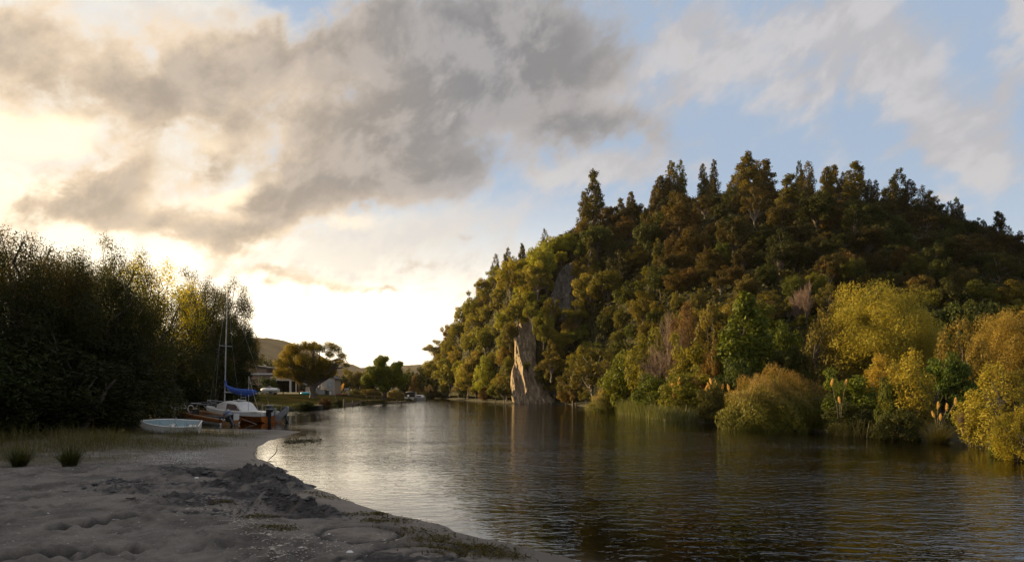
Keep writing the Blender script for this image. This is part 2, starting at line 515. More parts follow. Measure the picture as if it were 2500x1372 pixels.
gx = axis([(-6000, -400, 900, 120), (-400, -60, 60, 4), (-60, -15, 2.0, 0.12), (-15, -8, 0.09, 0.05), (-8, 1.4, 0.035, 0.035), (1.4, 6, 0.06, 0.4), (6, 40, 0.6, 2), (40, 400, 4, 60), (400, 6000, 120, 900)])
gy = axis([(-60, 4.5, 12, 0.4), (4.5, 6, 0.08, 0.035), (6, 11, 0.033, 0.045), (11, 20, 0.045, 0.12), (20, 60, 0.14, 0.8), (60, 200, 0.9, 4), (200, 800, 8, 60), (800, 6000, 100, 700)])
GX, GY = np.meshgrid(gx, gy)
GZ, GS, GL, GR, GD = ground_z(GX, GY)
grassm = sstep(13.0, 14.6, GY + 1.6 * fbm(GX * .5, GY * .5, 3, 31)) * sstep(-8.6, -11.5, GX + 2.2 * fbm(GX * .4, GY * .4, 3, 33)) * sstep(31, 25, GY)
grassm = grassm * sstep(-0.35, 0.15, fbm(GX * .6, GY * .9, 4, 35) + 0.25 * (GX < -10))
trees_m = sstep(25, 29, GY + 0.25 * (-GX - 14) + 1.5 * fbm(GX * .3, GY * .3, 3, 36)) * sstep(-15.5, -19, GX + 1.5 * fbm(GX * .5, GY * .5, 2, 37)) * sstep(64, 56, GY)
lawn_m = sstep(52, 60, GY) * (GL > 0)
right_m = (GR > 0) * 1.0
bed_m = np.where(GR > GL, 1.0 * (GS < .3), sstep(0.05, -0.9, GS))
wet_m = sstep(1.7, 0.2, GS + 0.5 * fbm(GX * .8, GY * .8, 3, 38))
gravel = np.exp(-((GX + 9.2 - (GY - 18) * -0.25) / 1.6) ** 2) * sstep(14, 16.5, GY) * sstep(26, 22, GY)
gV = np.stack([GX, GY, GZ], -1).reshape(-1, 3)

m_ground, nt, out = new_mat('sandy_ground')
b = nt.nodes.new('ShaderNodeBsdfPrincipled')
geo = nt.nodes.new('ShaderNodeNewGeometry'); pos = geo.outputs['Position']
nA = noise(nt, pos, 1.4, 8, 0.68); nB = noise(nt, pos, 40, 4, 0.7); nC = noise(nt, pos, 11, 5, 0.6)
c = mix(nt, nA.ss(0.36, 0.62), (0.080, 0.067, 0.055), (0.190, 0.163, 0.136))
c = mix(nt, nB.ss(0.35, 0.7) * 0.5, c, (0.10, 0.095, 0.095))
c = mix(nt, noise(nt, pos, 75, 2, 0.5).ss(0.70, 0.76) * 0.8, c, (0.55, 0.52, 0.48))       # shell grit
c = mix(nt, attr(nt, 'gravel') * noise(nt, pos, 28, 3, 0.6).ss(0.5, 0.62), c, (0.50, 0.47, 0.44))
c = mix(nt, attr(nt, 'wet') * 0.85, c, mix(nt, nC, (0.075, 0.060, 0.048), (0.125, 0.100, 0.080)))
c = mix(nt, attr(nt, 'damp') * 0.92, c, mix(nt, nC.ss(0.3, 0.7), (0.020, 0.018, 0.017), (0.060, 0.053, 0.050)))
c = mix(nt, attr(nt, 'grassy') * nC.ss(0.25, 0.6), c, mix(nt, nA, (0.055, 0.050, 0.018), (0.105, 0.085, 0.038)))
c = mix(nt, attr(nt, 'tree_soil') * 0.9, c, mix(nt, nC, (0.022, 0.018, 0.013), (0.060, 0.045, 0.035)))  # dark soil of the bank under the trees
strp = noise(nt, vscale(nt, pos, (0.012, 0.12, 1)), 4.0, 4, 0.5)
lw = mix(nt, strp.ss(0.46, 0.54), (0.016, 0.020, 0.006), (0.048, 0.035, 0.014))
lw = mix(nt, noise(nt, pos, 0.9, 5, 0.6).ss(0.4, 0.7) * 0.5, lw, (0.035, 0.031, 0.011))
c = mix(nt, attr(nt, 'lawn'), c, lw)
c = mix(nt, attr(nt, 'forest_floor'), c, mix(nt, nA, (0.025, 0.022, 0.010), (0.050, 0.045, 0.020)))
c = mix(nt, attr(nt, 'bed'), c, mix(nt, nA, (0.030, 0.022, 0.010), (0.055, 0.040, 0.018)))
setin(nt, b.inputs['Base Color'], c)
setin(nt, b.inputs['Roughness'], 0.92 - attr(nt, 'wet') * 0.35)
setin(nt, b.inputs['Specular IOR Level'], 0.25 * (1 - attr(nt, 'lawn')))
bp = nt.nodes.new('ShaderNodeBump'); bp.inputs['Strength'].default_value = 0.7; bp.inputs['Distance'].default_value = 0.03
setin(nt, bp.inputs['Height'], (nB * 0.5 + nC) * (1.05 - attr(nt, 'wet'))); nt.links.new(bp.outputs[0], b.inputs['Normal'])
nt.links.new(b.outputs[0], out.inputs[0])
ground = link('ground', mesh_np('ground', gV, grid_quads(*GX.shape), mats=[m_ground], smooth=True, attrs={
    'grassy': grassm.ravel(), 'tree_soil': trees_m.ravel(), 'lawn': lawn_m.ravel(), 'forest_floor': right_m.ravel(), 'bed': bed_m.ravel(), 'wet': (wet_m * (GL > 0)).ravel(),
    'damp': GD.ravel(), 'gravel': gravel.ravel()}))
tag(ground, kind='structure')


def ground_at(x, y):
    z = ground_z(np.array([[float(x)]]), np.array([[float(y)]]), fine=False)[0]
    return float(z[0, 0])


# water
wx_ = axis([(-600, -60, 60, 6), (-60, 40, 0.8, 0.8), (40, 600, 6, 80)])
wy_ = axis([(-40, 4, 8, 0.6), (4, 40, 0.5, 0.8), (40, 220, 1.2, 6), (220, 420, 20, 40)])
WX, WY = np.meshgrid(wx_, wy_)
ws = np.maximum(sdist(WX, WY, LEFT), sdist(WX, WY, RIGHT))
ripple = sstep(0.0, 5.0, -ws) * 0.85 + 0.15
inlet = sstep(-10.5, -14.5, WX) * sstep(30, 33, WY) * sstep(60, 48, WY)
ripple = ripple * (1 - 0.88 * inlet)
shore = sstep(-2.2, 0.0, ws)
m_water, nt, out = new_mat('river_water')
geo = nt.nodes.new('ShaderNodeNewGeometry'); pos = geo.outputs['Position']
nw = noise(nt, vscale(nt, pos, (0.72, 1.35, 1)), 3.4, 3, 0.55, 0.5)
nw4 = noise(nt, vscale(nt, pos, (0.9, 1.3, 1)), 1.1, 2, 0.5, 0.5)
nw2 = noise(nt, vscale(nt, pos, (0.8, 1.5, 1)), 9.0, 2, 0.5, 0.4)
nw3 = noise(nt, vscale(nt, pos, (0.5, 1.3, 1)), 0.30, 4, 0.55)
bp = nt.nodes.new('ShaderNodeBump'); bp.inputs['Strength'].default_value = 1.0; bp.inputs['Distance'].default_value = 1.0
setin(nt, bp.inputs['Height'], (nw * 0.036 + nw2 * 0.009 + nw4 * 0.008) * attr(nt, 'ripple') * (nw3 * 2.2 - 0.1).max(0.25))
gl = nt.nodes.new('ShaderNodeBsdfGlossy'); gl.inputs['Roughness'].default_value = 0.02; gl.inputs['Color'].default_value = (0.97, 0.97, 0.97, 1)
nt.links.new(bp.outputs[0], gl.inputs['Normal'])
tr = nt.nodes.new('ShaderNodeBsdfTransparent')
setin(nt, tr.inputs[0], mix(nt, attr(nt, 'shore'), (0.10, 0.080, 0.045), (0.88, 0.82, 0.72)))
fr = nt.nodes.new('ShaderNodeFresnel'); fr.inputs[0].default_value = 1.5; nt.links.new(bp.outputs[0], fr.inputs['Normal'])
ms = nt.nodes.new('ShaderNodeMixShader'); nt.links.new(fr.outputs[0], ms.inputs[0]); nt.links.new(tr.outputs[0], ms.inputs[1]); nt.links.new(gl.outputs[0], ms.inputs[2])
nt.links.new(ms.outputs[0], out.inputs[0])
water = link('river_water', mesh_np('river_water', np.stack([WX, WY, WX * 0], -1).reshape(-1, 3), grid_quads(*WX.shape), mats=[m_water], smooth=True,
                                    attrs={'ripple': ripple.ravel(), 'shore': shore.ravel()}))
tag(water, kind='structure')

# the hill over the right bank: along each line of sight from the landing, a foot, a crest and a dome between
HPX = np.array([1015, 1032, 1050, 1075, 1100, 1150, 1190, 1250, 1300, 1400, 1450, 1500, 1640, 1830, 2000, 2250, 2500, 2750, 3100, 3600])
HY0 = np.array([197, 190, 186, 172, 162, 136, 122, 106, 103, 100, 92, 82, 62, 52, 47, 42, 38, 34, 30, 28.])
HY1 = np.array([200, 197, 196, 192, 188, 172, 160, 142, 134, 132, 138, 146, 150, 156, 156, 150, 140, 130, 120, 110.])
HPY = np.array([962, 925, 895, 850, 815, 745, 695, 660, 628, 570, 538, 520, 492, 462, 482, 505, 590, 650, 700, 760.])
HPY = HPY + np.interp(HPX, [1040, 1090, 1290, 1380, 1460, 2200, 2300], [0, 4, 4, 0, 14, 14, 26])
HP_ = np.array([1.2, 1.3, 1.4, 1.5, 1.6, 1.7, 1.8, 2.0, 2.1, 1.8, 1.5, 1.3, 1.3, 1.3, 1.3, 1.3, 1.3, 1.3, 1.3, 1.3])


def hill_z(U, T):
    """Point of the hill on the sight line U = x/y at share T of the way from foot to crest (beyond 1: the back)."""
    px = CX + F * U
    y0 = np.interp(px, HPX, HY0); y1 = np.interp(px, HPX, HY1); pyr = np.interp(px, HPX, HPY); p = np.interp(px, HPX, HP_)
    z1 = CAMZ + (HY - pyr) / F * y1
    Y = y0 + (y1 - y0) * T
    f = np.where(T <= 1, 1 - (1 - np.clip(T, 0, 1)) ** p, 1 - 0.55 * np.clip(T - 1, 0, 2) ** 1.3)
    z0 = 0.9
    return Y, z0 + (z1 - z0) * f


hu = np.linspace((1015 - CX) / F, (3600 - CX) / F, 180)
ht = np.concatenate([np.linspace(0, 1, 60), np.linspace(1.05, 2.6, 30)])
HU, HT = np.meshgrid(hu, ht)
HYY, HZ = hill_z(HU, HT)
HXX = HU * HYY
HZ = HZ + 0.9 * fbm(HXX * .12, HYY * .12, 4, 51) * np.clip(HT * 4, 0, 1)
m_hill, nt, out = new_mat('hill_undergrowth_soil')
b = nt.nodes.new('ShaderNodeBsdfPrincipled'); geo = nt.nodes.new('ShaderNodeNewGeometry'); pos = geo.outputs['Position']
setin(nt, b.inputs['Base Color'], mix(nt, noise(nt, pos, 0.8, 6, 0.65).ss(0.3, 0.7), (0.016, 0.016, 0.007), (0.050, 0.045, 0.016)))
b.inputs['Roughness'].default_value = 0.95; b.inputs['Specular IOR Level'].default_value = 0.1
bp = nt.nodes.new('ShaderNodeBump'); bp.inputs['Distance'].default_value = 0.6; setin(nt, bp.inputs['Height'], noise(nt, pos, 1.6, 6, 0.65)); nt.links.new(bp.outputs[0], b.inputs['Normal'])
nt.links.new(b.outputs[0], out.inputs[0])
hill = link('hill', mesh_np('hill', np.stack([HXX, HYY, HZ], -1).reshape(-1, 3), grid_quads(*HU.shape), mats=[m_hill], smooth=True))
tag(hill, kind='structure')


def hill_point(px, py):
    """Where the sight line through a photo pixel first meets the hill."""
    u = np.full(200, (px - CX) / F); t = np.linspace(0.0, 1.0, 200)
    Y, Z = hill_z(u, t)
    v = (Z - CAMZ) / Y
    k = np.argmax(v >= (HY - py) / F) if (v >= (HY - py) / F).any() else int(np.argmax(v))
    return float(u[k] * Y[k]), float(Y[k]), float(Z[k])


# far hills across the lake plain
def far_hill(name, pts, y, depth, col, seed):
    """pts: crest in photo pixels at depth y."""
    px = np.array([p[0] for p in pts], float); py = np.array([p[1] for p in pts], float)
    U = np.linspace(px[0], px[-1], 160); V = np.interp(U, px, py)
    rows = []
    for t in np.linspace(-1, 1, 41):
        yy = y + depth * t
        zc = CAMZ + (HY - V) / F * y
        x = (U - CX) / F * y
        zz = zc * np.cos(t * math.pi / 2) ** 0.8 + zc * 0.05 * fbm(x * 0.02, np.full_like(x, yy * .02), 4, seed) * (1 - t * t)
        rows.append(np.stack([x, np.full_like(x, yy), zz], -1))
    V3 = np.concatenate(rows)
    m, nt, out = new_mat(name + '_slopes')
    b = nt.nodes.new('ShaderNodeBsdfPrincipled'); geo = nt.nodes.new('ShaderNodeNewGeometry')
    setin(nt, b.inputs['Base Color'], mix(nt, noise(nt, geo.outputs['Position'], 0.03, 7, 0.7).ss(0.35, 0.65), tuple(c * .7 for c in col), tuple(c * 1.25 for c in col)))
    b.inputs['Roughness'].default_value = 1; b.inputs['Specular IOR Level'].default_value = 0
    nt.links.new(b.outputs[0], out.inputs[0])
    o = link(name, mesh_np(name, V3, grid_quads(41, 160), mats=[m], smooth=True))
    return tag(o, kind='structure')


far_hill('far_hill', [(380, 905), (470, 850), (560, 830), (640, 825), (700, 834), (740, 850), (790, 890), (840, 915), (900, 935), (960, 945)], 1300, 420, (0.070, 0.050, 0.034), 61)
far_hill('distant_ridge', [(700, 940), (780, 905), (820, 897), (850, 886), (880, 899), (930, 894), (985, 893), (1030, 891), (1060, 896), (1110, 905), (1160, 940)], 2200, 350, (0.06, 0.045, 0.03), 62)

# the air: thin evening haze over the whole place
hb = MB(); hb.box((0, 1700, 73), (7000, 3900, 160))
m_haze, nt, out = new_mat('evening_haze')
pv = nt.nodes.new('ShaderNodeVolumePrincipled'); pv.inputs['Color'].default_value = (1.0, .93, .84, 1); pv.inputs['Density'].default_value = 0.00005; pv.inputs['Anisotropy'].default_value = 0.3
nt.links.new(pv.outputs[0], out.inputs['Volume'])
tag(hb.build('haze', m_haze), kind='stuff')
# ---- plants: crowns of many small leaf faces on tapered limbs
def leaf_mat(name, transl=0.35, rough=0.6, spec=0.10, hue=0.0):
    """Leaf colour: the plant's own colour, varied from leaf to leaf and spray to spray."""
    m, nt, out = new_mat(name)
    oi = nt.nodes.new('ShaderNodeObjectInfo')
    t = attr(nt, 'tint')
    c = mix(nt, t, mix(nt, 1.0, oi.outputs['Color'], (0.42, 0.46, 0.45), 'MULTIPLY'), mix(nt, 1.0, oi.outputs['Color'], (1.42, 1.27, 0.95), 'MULTIPLY'))
    b = nt.nodes.new('ShaderNodeBsdfPrincipled'); setin(nt, b.inputs['Base Color'], c)
    b.inputs['Roughness'].default_value = rough; b.inputs['Specular IOR Level'].default_value = spec
    tl = nt.nodes.new('ShaderNodeBsdfTranslucent'); setin(nt, tl.inputs[0], mix(nt, 1.0, c, (1.5, 1.35, 0.6), 'MULTIPLY'))
    ms = nt.nodes.new('ShaderNodeMixShader'); ms.inputs[0].default_value = transl
    nt.links.new(b.outputs[0], ms.inputs[1]); nt.links.new(tl.outputs[0], ms.inputs[2]); nt.links.new(ms.outputs[0], out.inputs[0])
    return m


M_LEAF = leaf_mat('leaves', 0.30)
M_LEAF_THIN = leaf_mat('thin_leaves', 0.50)
M_BLADE = leaf_mat('blades', 0.35, 0.5, 0.3)
M_BARK = plain('bark', (0.085, 0.065, 0.048), 0.9, var=0.5, scale=3, bump=0.03)
M_BARK_PALE = plain('pale_bark', (0.22, 0.18, 0.14), 0.9, var=0.4, scale=4, bump=0.02)
M_TWIG = plain('dead_twigs', (0.19, 0.125, 0.095), 0.9, var=0.35, scale=2)
M_PLUME = leaf_mat('plume', 0.5, 0.8, 0.05)


def nrm(a): return a / (np.linalg.norm(a, axis=-1, keepdims=True) + 1e-9)


def leaf_quads(P, N, L, W, rng, axis_dir=None):
    """One pointed leaf face per point."""
    n = len(P)
    a = rng.normal(size=(n, 3)) if axis_dir is None else axis_dir + rng.normal(size=(n, 3)) * 0.45
    a = nrm(a - N * np.sum(a * N, -1, keepdims=True)); b_ = np.cross(N, a)
    L = np.asarray(L).reshape(-1, 1); W = np.asarray(W).reshape(-1, 1)
    V = np.stack([P - a * L, P + b_ * W + a * L * 0.1, P + a * L, P - b_ * W + a * L * 0.1], 1).reshape(-1, 3)
    return V


def tube_np(pts, rad, sides=6):
    pts = np.asarray(pts, float); rad = np.asarray(rad, float)
    t = np.gradient(pts, axis=0); t = nrm(t)
    ref = np.where(np.abs(t[:, 2:3]) < 0.9, np.array([[0, 0, 1.0]]), np.array([[1.0, 0, 0]]))
    a = nrm(np.cross(t, ref)); b_ = np.cross(t, a)
    th = np.linspace(0, 2 * math.pi, sides, endpoint=False)
    V = pts[:, None] + rad[:, None, None] * (a[:, None] * np.cos(th)[None, :, None] + b_[:, None] * np.sin(th)[None, :, None])
    i = np.arange(len(pts) - 1)[:, None] * sides; k = np.arange(sides)[None]; k2 = (k + 1) % sides
    Q = np.stack([i + k, i + k2, i + sides + k2, i + sides + k], -1).reshape(-1, 4)
    return V.reshape(-1, 3), Q


def join_np(parts):
    V = []; Q = []; o = 0
    for v, q in parts: V.append(v); Q.append(q + o); o += len(v)
    return np.concatenate(V), np.concatenate(Q)


def limb(p0, p1, r0, r1, rng, n=6, wob=0.08, sag=0.0, sides=6):
    p0 = np.array(p0, float); p1 = np.array(p1, float); t = np.linspace(0, 1, n)[:, None]
    ln = np.linalg.norm(p1 - p0)
    mid = rng.normal(size=(n, 3)) * wob * ln * np.sin(t * math.pi)
    pts = p0 + (p1 - p0) * t + mid * 0.5 + np.array([0, 0, sag * ln]) * np.sin(t * math.pi)
    return tube_np(pts, r0 + (r1 - r0) * t[:, 0] ** 0.8, sides)


class Proto:
    """Shared shapes of one kind of plant: a trunk mesh and a crown mesh."""
    def __init__(s, name, clumps, rng, trunk_h, trunk_r, n_leaf, L, W, mat=None, bark=None, shell=0.45, up=0.35, droop=0.0, limbs=12, base_spread=0.0, stems=1, thin=None, limb_r=0.3):
        C = np.array([c[:3] for c in clumps]); Rr = np.array([c[3:6] for c in clumps])
        k = len(C)
        w = Rr.prod(1) ** (2 / 3); w = w / w.sum()
        cnt = np.maximum(8, (w * n_leaf)).astype(int)
        if thin is not None: cnt = np.maximum(3, (cnt * thin)).astype(int)
        idx = np.repeat(np.arange(k), cnt); n = len(idx)
        d = nrm(rng.normal(size=(n, 3)))
        # lumps on the lump: sprays
        r = shell + (1 - shell) * rng.random((n, 1)) ** 0.6
        r = r * (1 + 0.25 * rng.normal(size=(n, 1)) * (rng.random((n, 1)) < 0.25))
        Pp = C[idx] + d * r * Rr[idx]
        ctr = np.average(C, axis=0, weights=w)
        if droop: Pp[:, 2] -= droop * Rr[idx, 2] * rng.random(n) ** 2 * (1 - d[:, 2]) * 0.6
        N = nrm(d * 0.9 + rng.normal(size=(n, 3)) * 0.55 + np.array([0, 0, up]))
        ax = None
        if droop: ax = np.array([[0, 0, -droop]]) + d * 0.5
        sz = rng.uniform(0.65, 1.3, n)
        V = leaf_quads(Pp, N, L * sz, W * sz, rng, ax)
        ct = rng.uniform(0.0, 0.75, k)
        tint = np.clip(ct[idx] * 0.7 + rng.normal(0.25, 0.16, n) + (rng.random(n) < 0.04) * 0.35, 0, 1)
        s.crown = mesh_np(name + '_crown', V, np.arange(4 * n).reshape(-1, 4), mats=[mat or M_LEAF], attrs={'tint': tint})
        # trunk and limbs reaching into the clumps
        parts = []
        for st in range(stems):
            bx, by = (0, 0) if stems == 1 else rng.normal(size=2) * base_spread * 0.4
            tx, ty = rng.normal(size=2) * (trunk_h * 0.06 + base_spread)
            h = trunk_h * rng.uniform(0.85, 1.1)
            tt = np.linspace(0, 1, 7)[:, None]
            pts = np.concatenate([bx + (tx - bx) * tt + rng.normal(size=(7, 1)) * 0.02 * h, by + (ty - by) * tt + rng.normal(size=(7, 1)) * 0.02 * h, -0.25 + (h + .25) * tt], 1)
            rr_ = trunk_r * (1.25 - 0.75 * tt[:, 0]) * (1 + 0.5 * np.exp(-tt[:, 0] * 9))
            parts.append(tube_np(pts, rr_, 8))
            sel = rng.permutation(k)[:max(1, limbs // stems)]
            for j in sel:
                q = rng.uniform(0.55, 1.0); i0 = min(6, int(q * 6)); r0 = rr_[i0] * rng.uniform(0.45, 0.75)
                parts.append(limb(pts[i0], C[j] + (C[j] - ctr) * 0.05, r0, r0 * limb_r, rng, 7, 0.10, 0.05))
        v, q = join_np(parts)
        s.trunk = mesh_np(name + '_trunk', v, q, mats=[bark or M_BARK], smooth=True)
        allz = Pp[:, 2]; s.h = float(np.percentile(allz, 99.5)); s.w = float(np.percentile(np.hypot(Pp[:, 0] - ctr[0], Pp[:, 1] - ctr[1]), 96)) * 2


def round_clumps(rng, n, rx, ry, rz, cz, cr=(0.7, 1.2), lo=-0.55, jit=0.18, flat=0.85):
    out = []
    g = (1 + 5 ** .5) / 2
    for i in range(n):
        zf = lo + (1 - lo) * (i + 0.5) / n; th = 2 * math.pi * i / g
        q = math.sqrt(max(0, 1 - zf * zf)); f = rng.uniform(0.70, 1.08)
        c = rng.uniform(*cr)
        out.append((rx * q * math.cos(th) * f + rng.normal() * jit, ry * q * math.sin(th) * f + rng.normal() * jit, cz + rz * zf * f + rng.normal() * jit, c, c, c * flat))
    for i in range(n // 4):
        c = rng.uniform(*cr)
        out.append((rng.normal() * rx * .35, rng.normal() * ry * .35, cz + rng.normal() * rz * .3, c, c, c * flat))
    return out


def column_clumps(rng, n, h, r, z0, cr, spires=1, top=0.25):
    out = []
    for s_ in range(spires):
        a = rng.uniform(0, 6.28); off = 0 if s_ == 0 else r * rng.uniform(.5, .9); hh = h * (1 if s_ == 0 else rng.uniform(.62, .92))
        ox, oy = off * math.cos(a), off * math.sin(a); m = n if s_ == 0 else int(n * .6)
        for i in range(m):
            t = (i + rng.random()) / m; z = z0 + (hh - z0) * t
            prof = math.sin(math.pi * min(.97, t * .86 + .11)) ** .6 * (1 - t * (1 - top) * .55)
            th = rng.uniform(0, 6.28); q = r * prof * rng.uniform(.35, .95) * (1 if s_ == 0 else .65); c = rng.uniform(*cr) * (1.05 - .5 * t)
            out.append((ox + q * math.cos(th), oy + q * math.sin(th), z, c, c, c * 1.35))
    return out


def rngk(k): return np.random.default_rng(k)


# forest trees of the hill: knobbly round crowns
BROAD = []
for k in range(6):
    g_ = rngk(100 + k)
    BROAD.append(Proto('broadleaf', round_clumps(g_, 34 + 4 * k, 2.3 + .2 * (k % 3), 2.2, 1.7 + .4 * (k % 3), 3.6, (.35, .95), -.75, .38), g_, 2.8, .16, 6800, .14, .085, limbs=16, shell=.4))
OPEN = []      # crowns with gaps and separate heads of leaf
for k in range(3):
    g_ = rngk(130 + k)
    OPEN.append(Proto('open_broadleaf', round_clumps(g_, 26, 2.6, 2.4, 2.3, 4.1, (.4, .8), -.6, .35), g_, 3.2, .15, 5200, .135, .075, limbs=26, shell=.45, bark=M_BARK_PALE))
CONE = []
for k in range(5):
    g_ = rngk(150 + k)
    CONE.append(Proto('conifer', column_clumps(g_, 58, 10 - .4 * (k % 2), 1.55 + .2 * (k % 3), 1.4, (.45, .75), 1 + k % 3), g_, 8, .2, 4200, .17, .085, up=.1, limbs=22, shell=.4))
LEAFY = []     # bright glossy shrubs and bushes of the bank
for k in range(6):
    g_ = rngk(170 + k)
    LEAFY.append(Proto('bush', round_clumps(g_, 40, 1.55, 1.5, 1.5, 1.75, (.32, .62), -.85, .2), g_, 1.3, .07, 9500, .085, .045, limbs=20, shell=.45, stems=3, base_spread=.5))
FEATHER = []   # manuka and kanuka: fine upright sprays
for k in range(4):
    g_ = rngk(190 + k)
    FEATHER.append(Proto('feathery_bush', column_clumps(g_, 70, 4.2, 1.5, .5, (.26, .5), 3, .5), g_, 2.6, .07, 12000, .075, .026, mat=M_LEAF, up=.05, limbs=24, shell=.3, stems=3, base_spread=.45))
WILLOW = []    # drooping fine-leaved crowns of the landing
for k in range(4):
    g_ = rngk(210 + k)
    WILLOW.append(Proto('willow', [(c[0], c[1], c[2], c[3], c[4], c[5] * 1.5) for c in round_clumps(g_, 62, 3.0, 2.9, 2.9, 5.0, (.45, .85), -.95, .35)], g_, 4.2, .22, 46000, .062, .019,
                        mat=M_LEAF, up=0, droop=.9, limbs=36, shell=.2, stems=2, base_spread=.7))
AIRY = []      # thin crowns against the light
for k in range(2):
    g_ = rngk(230 + k)
    AIRY.append(Proto('airy_tree', [(c[0], c[1], c[2], c[3], c[4], c[5] * 1.2) for c in round_clumps(g_, 62, 2.9, 2.7, 2.5, 5.3, (.5, .95), -.7, .35)], g_, 4.4, .17, 52000, .050, .018,
                      mat=M_LEAF_THIN, up=0, droop=.4, limbs=58, shell=.15, stems=2, base_spread=.6, limb_r=.12))


g_ = rngk(240)
AIRY2 = Proto('airy_tree', [(c[0], c[1], c[2], c[3], c[4], c[5] * 1.2) for c in round_clumps(g_, 60, 2.9, 2.7, 2.5, 5.3, (.4, .8), -.6, .4)], g_, 4.4, .17, 20000, .055, .022, mat=M_LEAF_THIN, up=0, droop=.4, limbs=60, shell=.15, stems=2, base_spread=.6, limb_r=.12)


def plant(name, proto, label, cat, x, y, z, w=None, h=None, rz=0, color=(.06, .06, .02), group=None, lean=0.0, ry=0.0, scale=None):
    t = thing(name, label, cat, (x, y, z), (lean, ry, rz), group)
    if scale is not None: t.scale = scale
    else:
        sw = w / proto.w if w else h / proto.h; sh = h / proto.h if h else sw
        t.scale = (sw, sw, sh)
    link('trunk', proto.trunk, t)
    c = link('crown', proto.crown, t); c.color = (*color, 1)
    return t


OLIVE, RUST, GREEN, DKGREEN, LIME, GOLD, BROWN = (.128, .116, .022), (.122, .092, .024), (.070, .080, .016), (.042, .048, .013), (.150, .150, .022), (.30, .215, .045), (.112, .092, .028)
# ---- trees on the hill
HILL_TREES = []     # (object, photo pixel x, y, colour word, kind)


def jit(c, g, a=.18): 
    k = 1 + g.uniform(-a, a)
    return tuple(float(np.clip(v * k * (1 + g.uniform(-.08, .08)), .005, .6)) for v in c)


def hill_tree(kind, px, py, wpx, hpx, color, cname, seed, yshift=0.0, foot=None):
    """A tree whose foot stands on the hill under photo pixel (px, py), wpx wide and hpx tall."""
    g = rngk(seed)
    x, y, z = hill_point(px, py) if foot is None else foot
    protos = {'broad': BROAD, 'open': OPEN, 'cone': CONE, 'feather': FEATHER, 'leafy': LEAFY}[kind]
    p = protos[int(g.integers(len(protos)))]
    nm, cat = {'broad': ('forest_tree', 'tree'), 'open': ('open_crowned_tree', 'tree'), 'cone': ('conifer_tree', 'conifer'), 'feather': ('feathery_tree', 'tree'), 'leafy': ('bush', 'bush')}[kind]
    hh = hpx * y / F if kind != 'cone' else CAMZ + (HY - (py - hpx)) / F * y - z + .3
    t = plant(nm, p, None, cat, x, y, z - 0.3, w=wpx * y / F, h=hh, rz=float(g.uniform(0, 6.28)), color=jit(color, g))
    HILL_TREES.append((t, px, py - hpx * 0.55, cname, kind))
    return t


# crest conifers: pixel of the top, pixel of the foot, width
CONIFERS = [(1449, 418, 535, 42), (1425, 470, 545, 34), (1640, 396, 500, 40), (1660, 394, 498, 34), (1612, 430, 505, 36), (1597, 455, 505, 22), (1715, 402, 490, 28), (1744, 392, 470, 26), (1827, 374, 500, 52), (1806, 405, 500, 52), (1868, 392, 490, 46),
            (1848, 395, 490, 36), (1928, 428, 535, 56), (1951, 396, 480, 22), (1972, 396, 490, 38), (2018, 408, 490, 34), (2036, 405, 490, 32), (2058, 422, 490, 22), (2087, 398, 500, 52), (2122, 440, 505, 20), (2138, 442, 510, 24),
            (2195, 415, 520, 44), (2160, 463, 545, 34), (2220, 442, 530, 42), (2250, 455, 540, 30), (2270, 467, 545, 26), (2283, 482, 560, 36), (2335, 485, 580, 28), (2318, 495, 575, 26), (2438, 517, 610, 34), (2465, 553, 620, 18), (2300, 500, 570, 30),
            (1210, 622, 700, 26), (1240, 607, 680, 22), (1275, 595, 660, 18), (1442, 580, 720, 34), (1606, 585, 650, 28), (2400, 540, 610, 30), (1330, 560, 630, 22), (1540, 470, 530, 26), (1515, 485, 540, 24)]
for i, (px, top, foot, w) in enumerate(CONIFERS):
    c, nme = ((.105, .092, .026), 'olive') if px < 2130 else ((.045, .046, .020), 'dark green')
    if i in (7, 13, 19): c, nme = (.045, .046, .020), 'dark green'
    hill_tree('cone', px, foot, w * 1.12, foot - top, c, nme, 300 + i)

RUST_SHADED, BROWN_SHADED = (.078, .056, .017), (.052, .044, .015)  # rust and brown darkened: the hill's self-shadow put into the crown colours
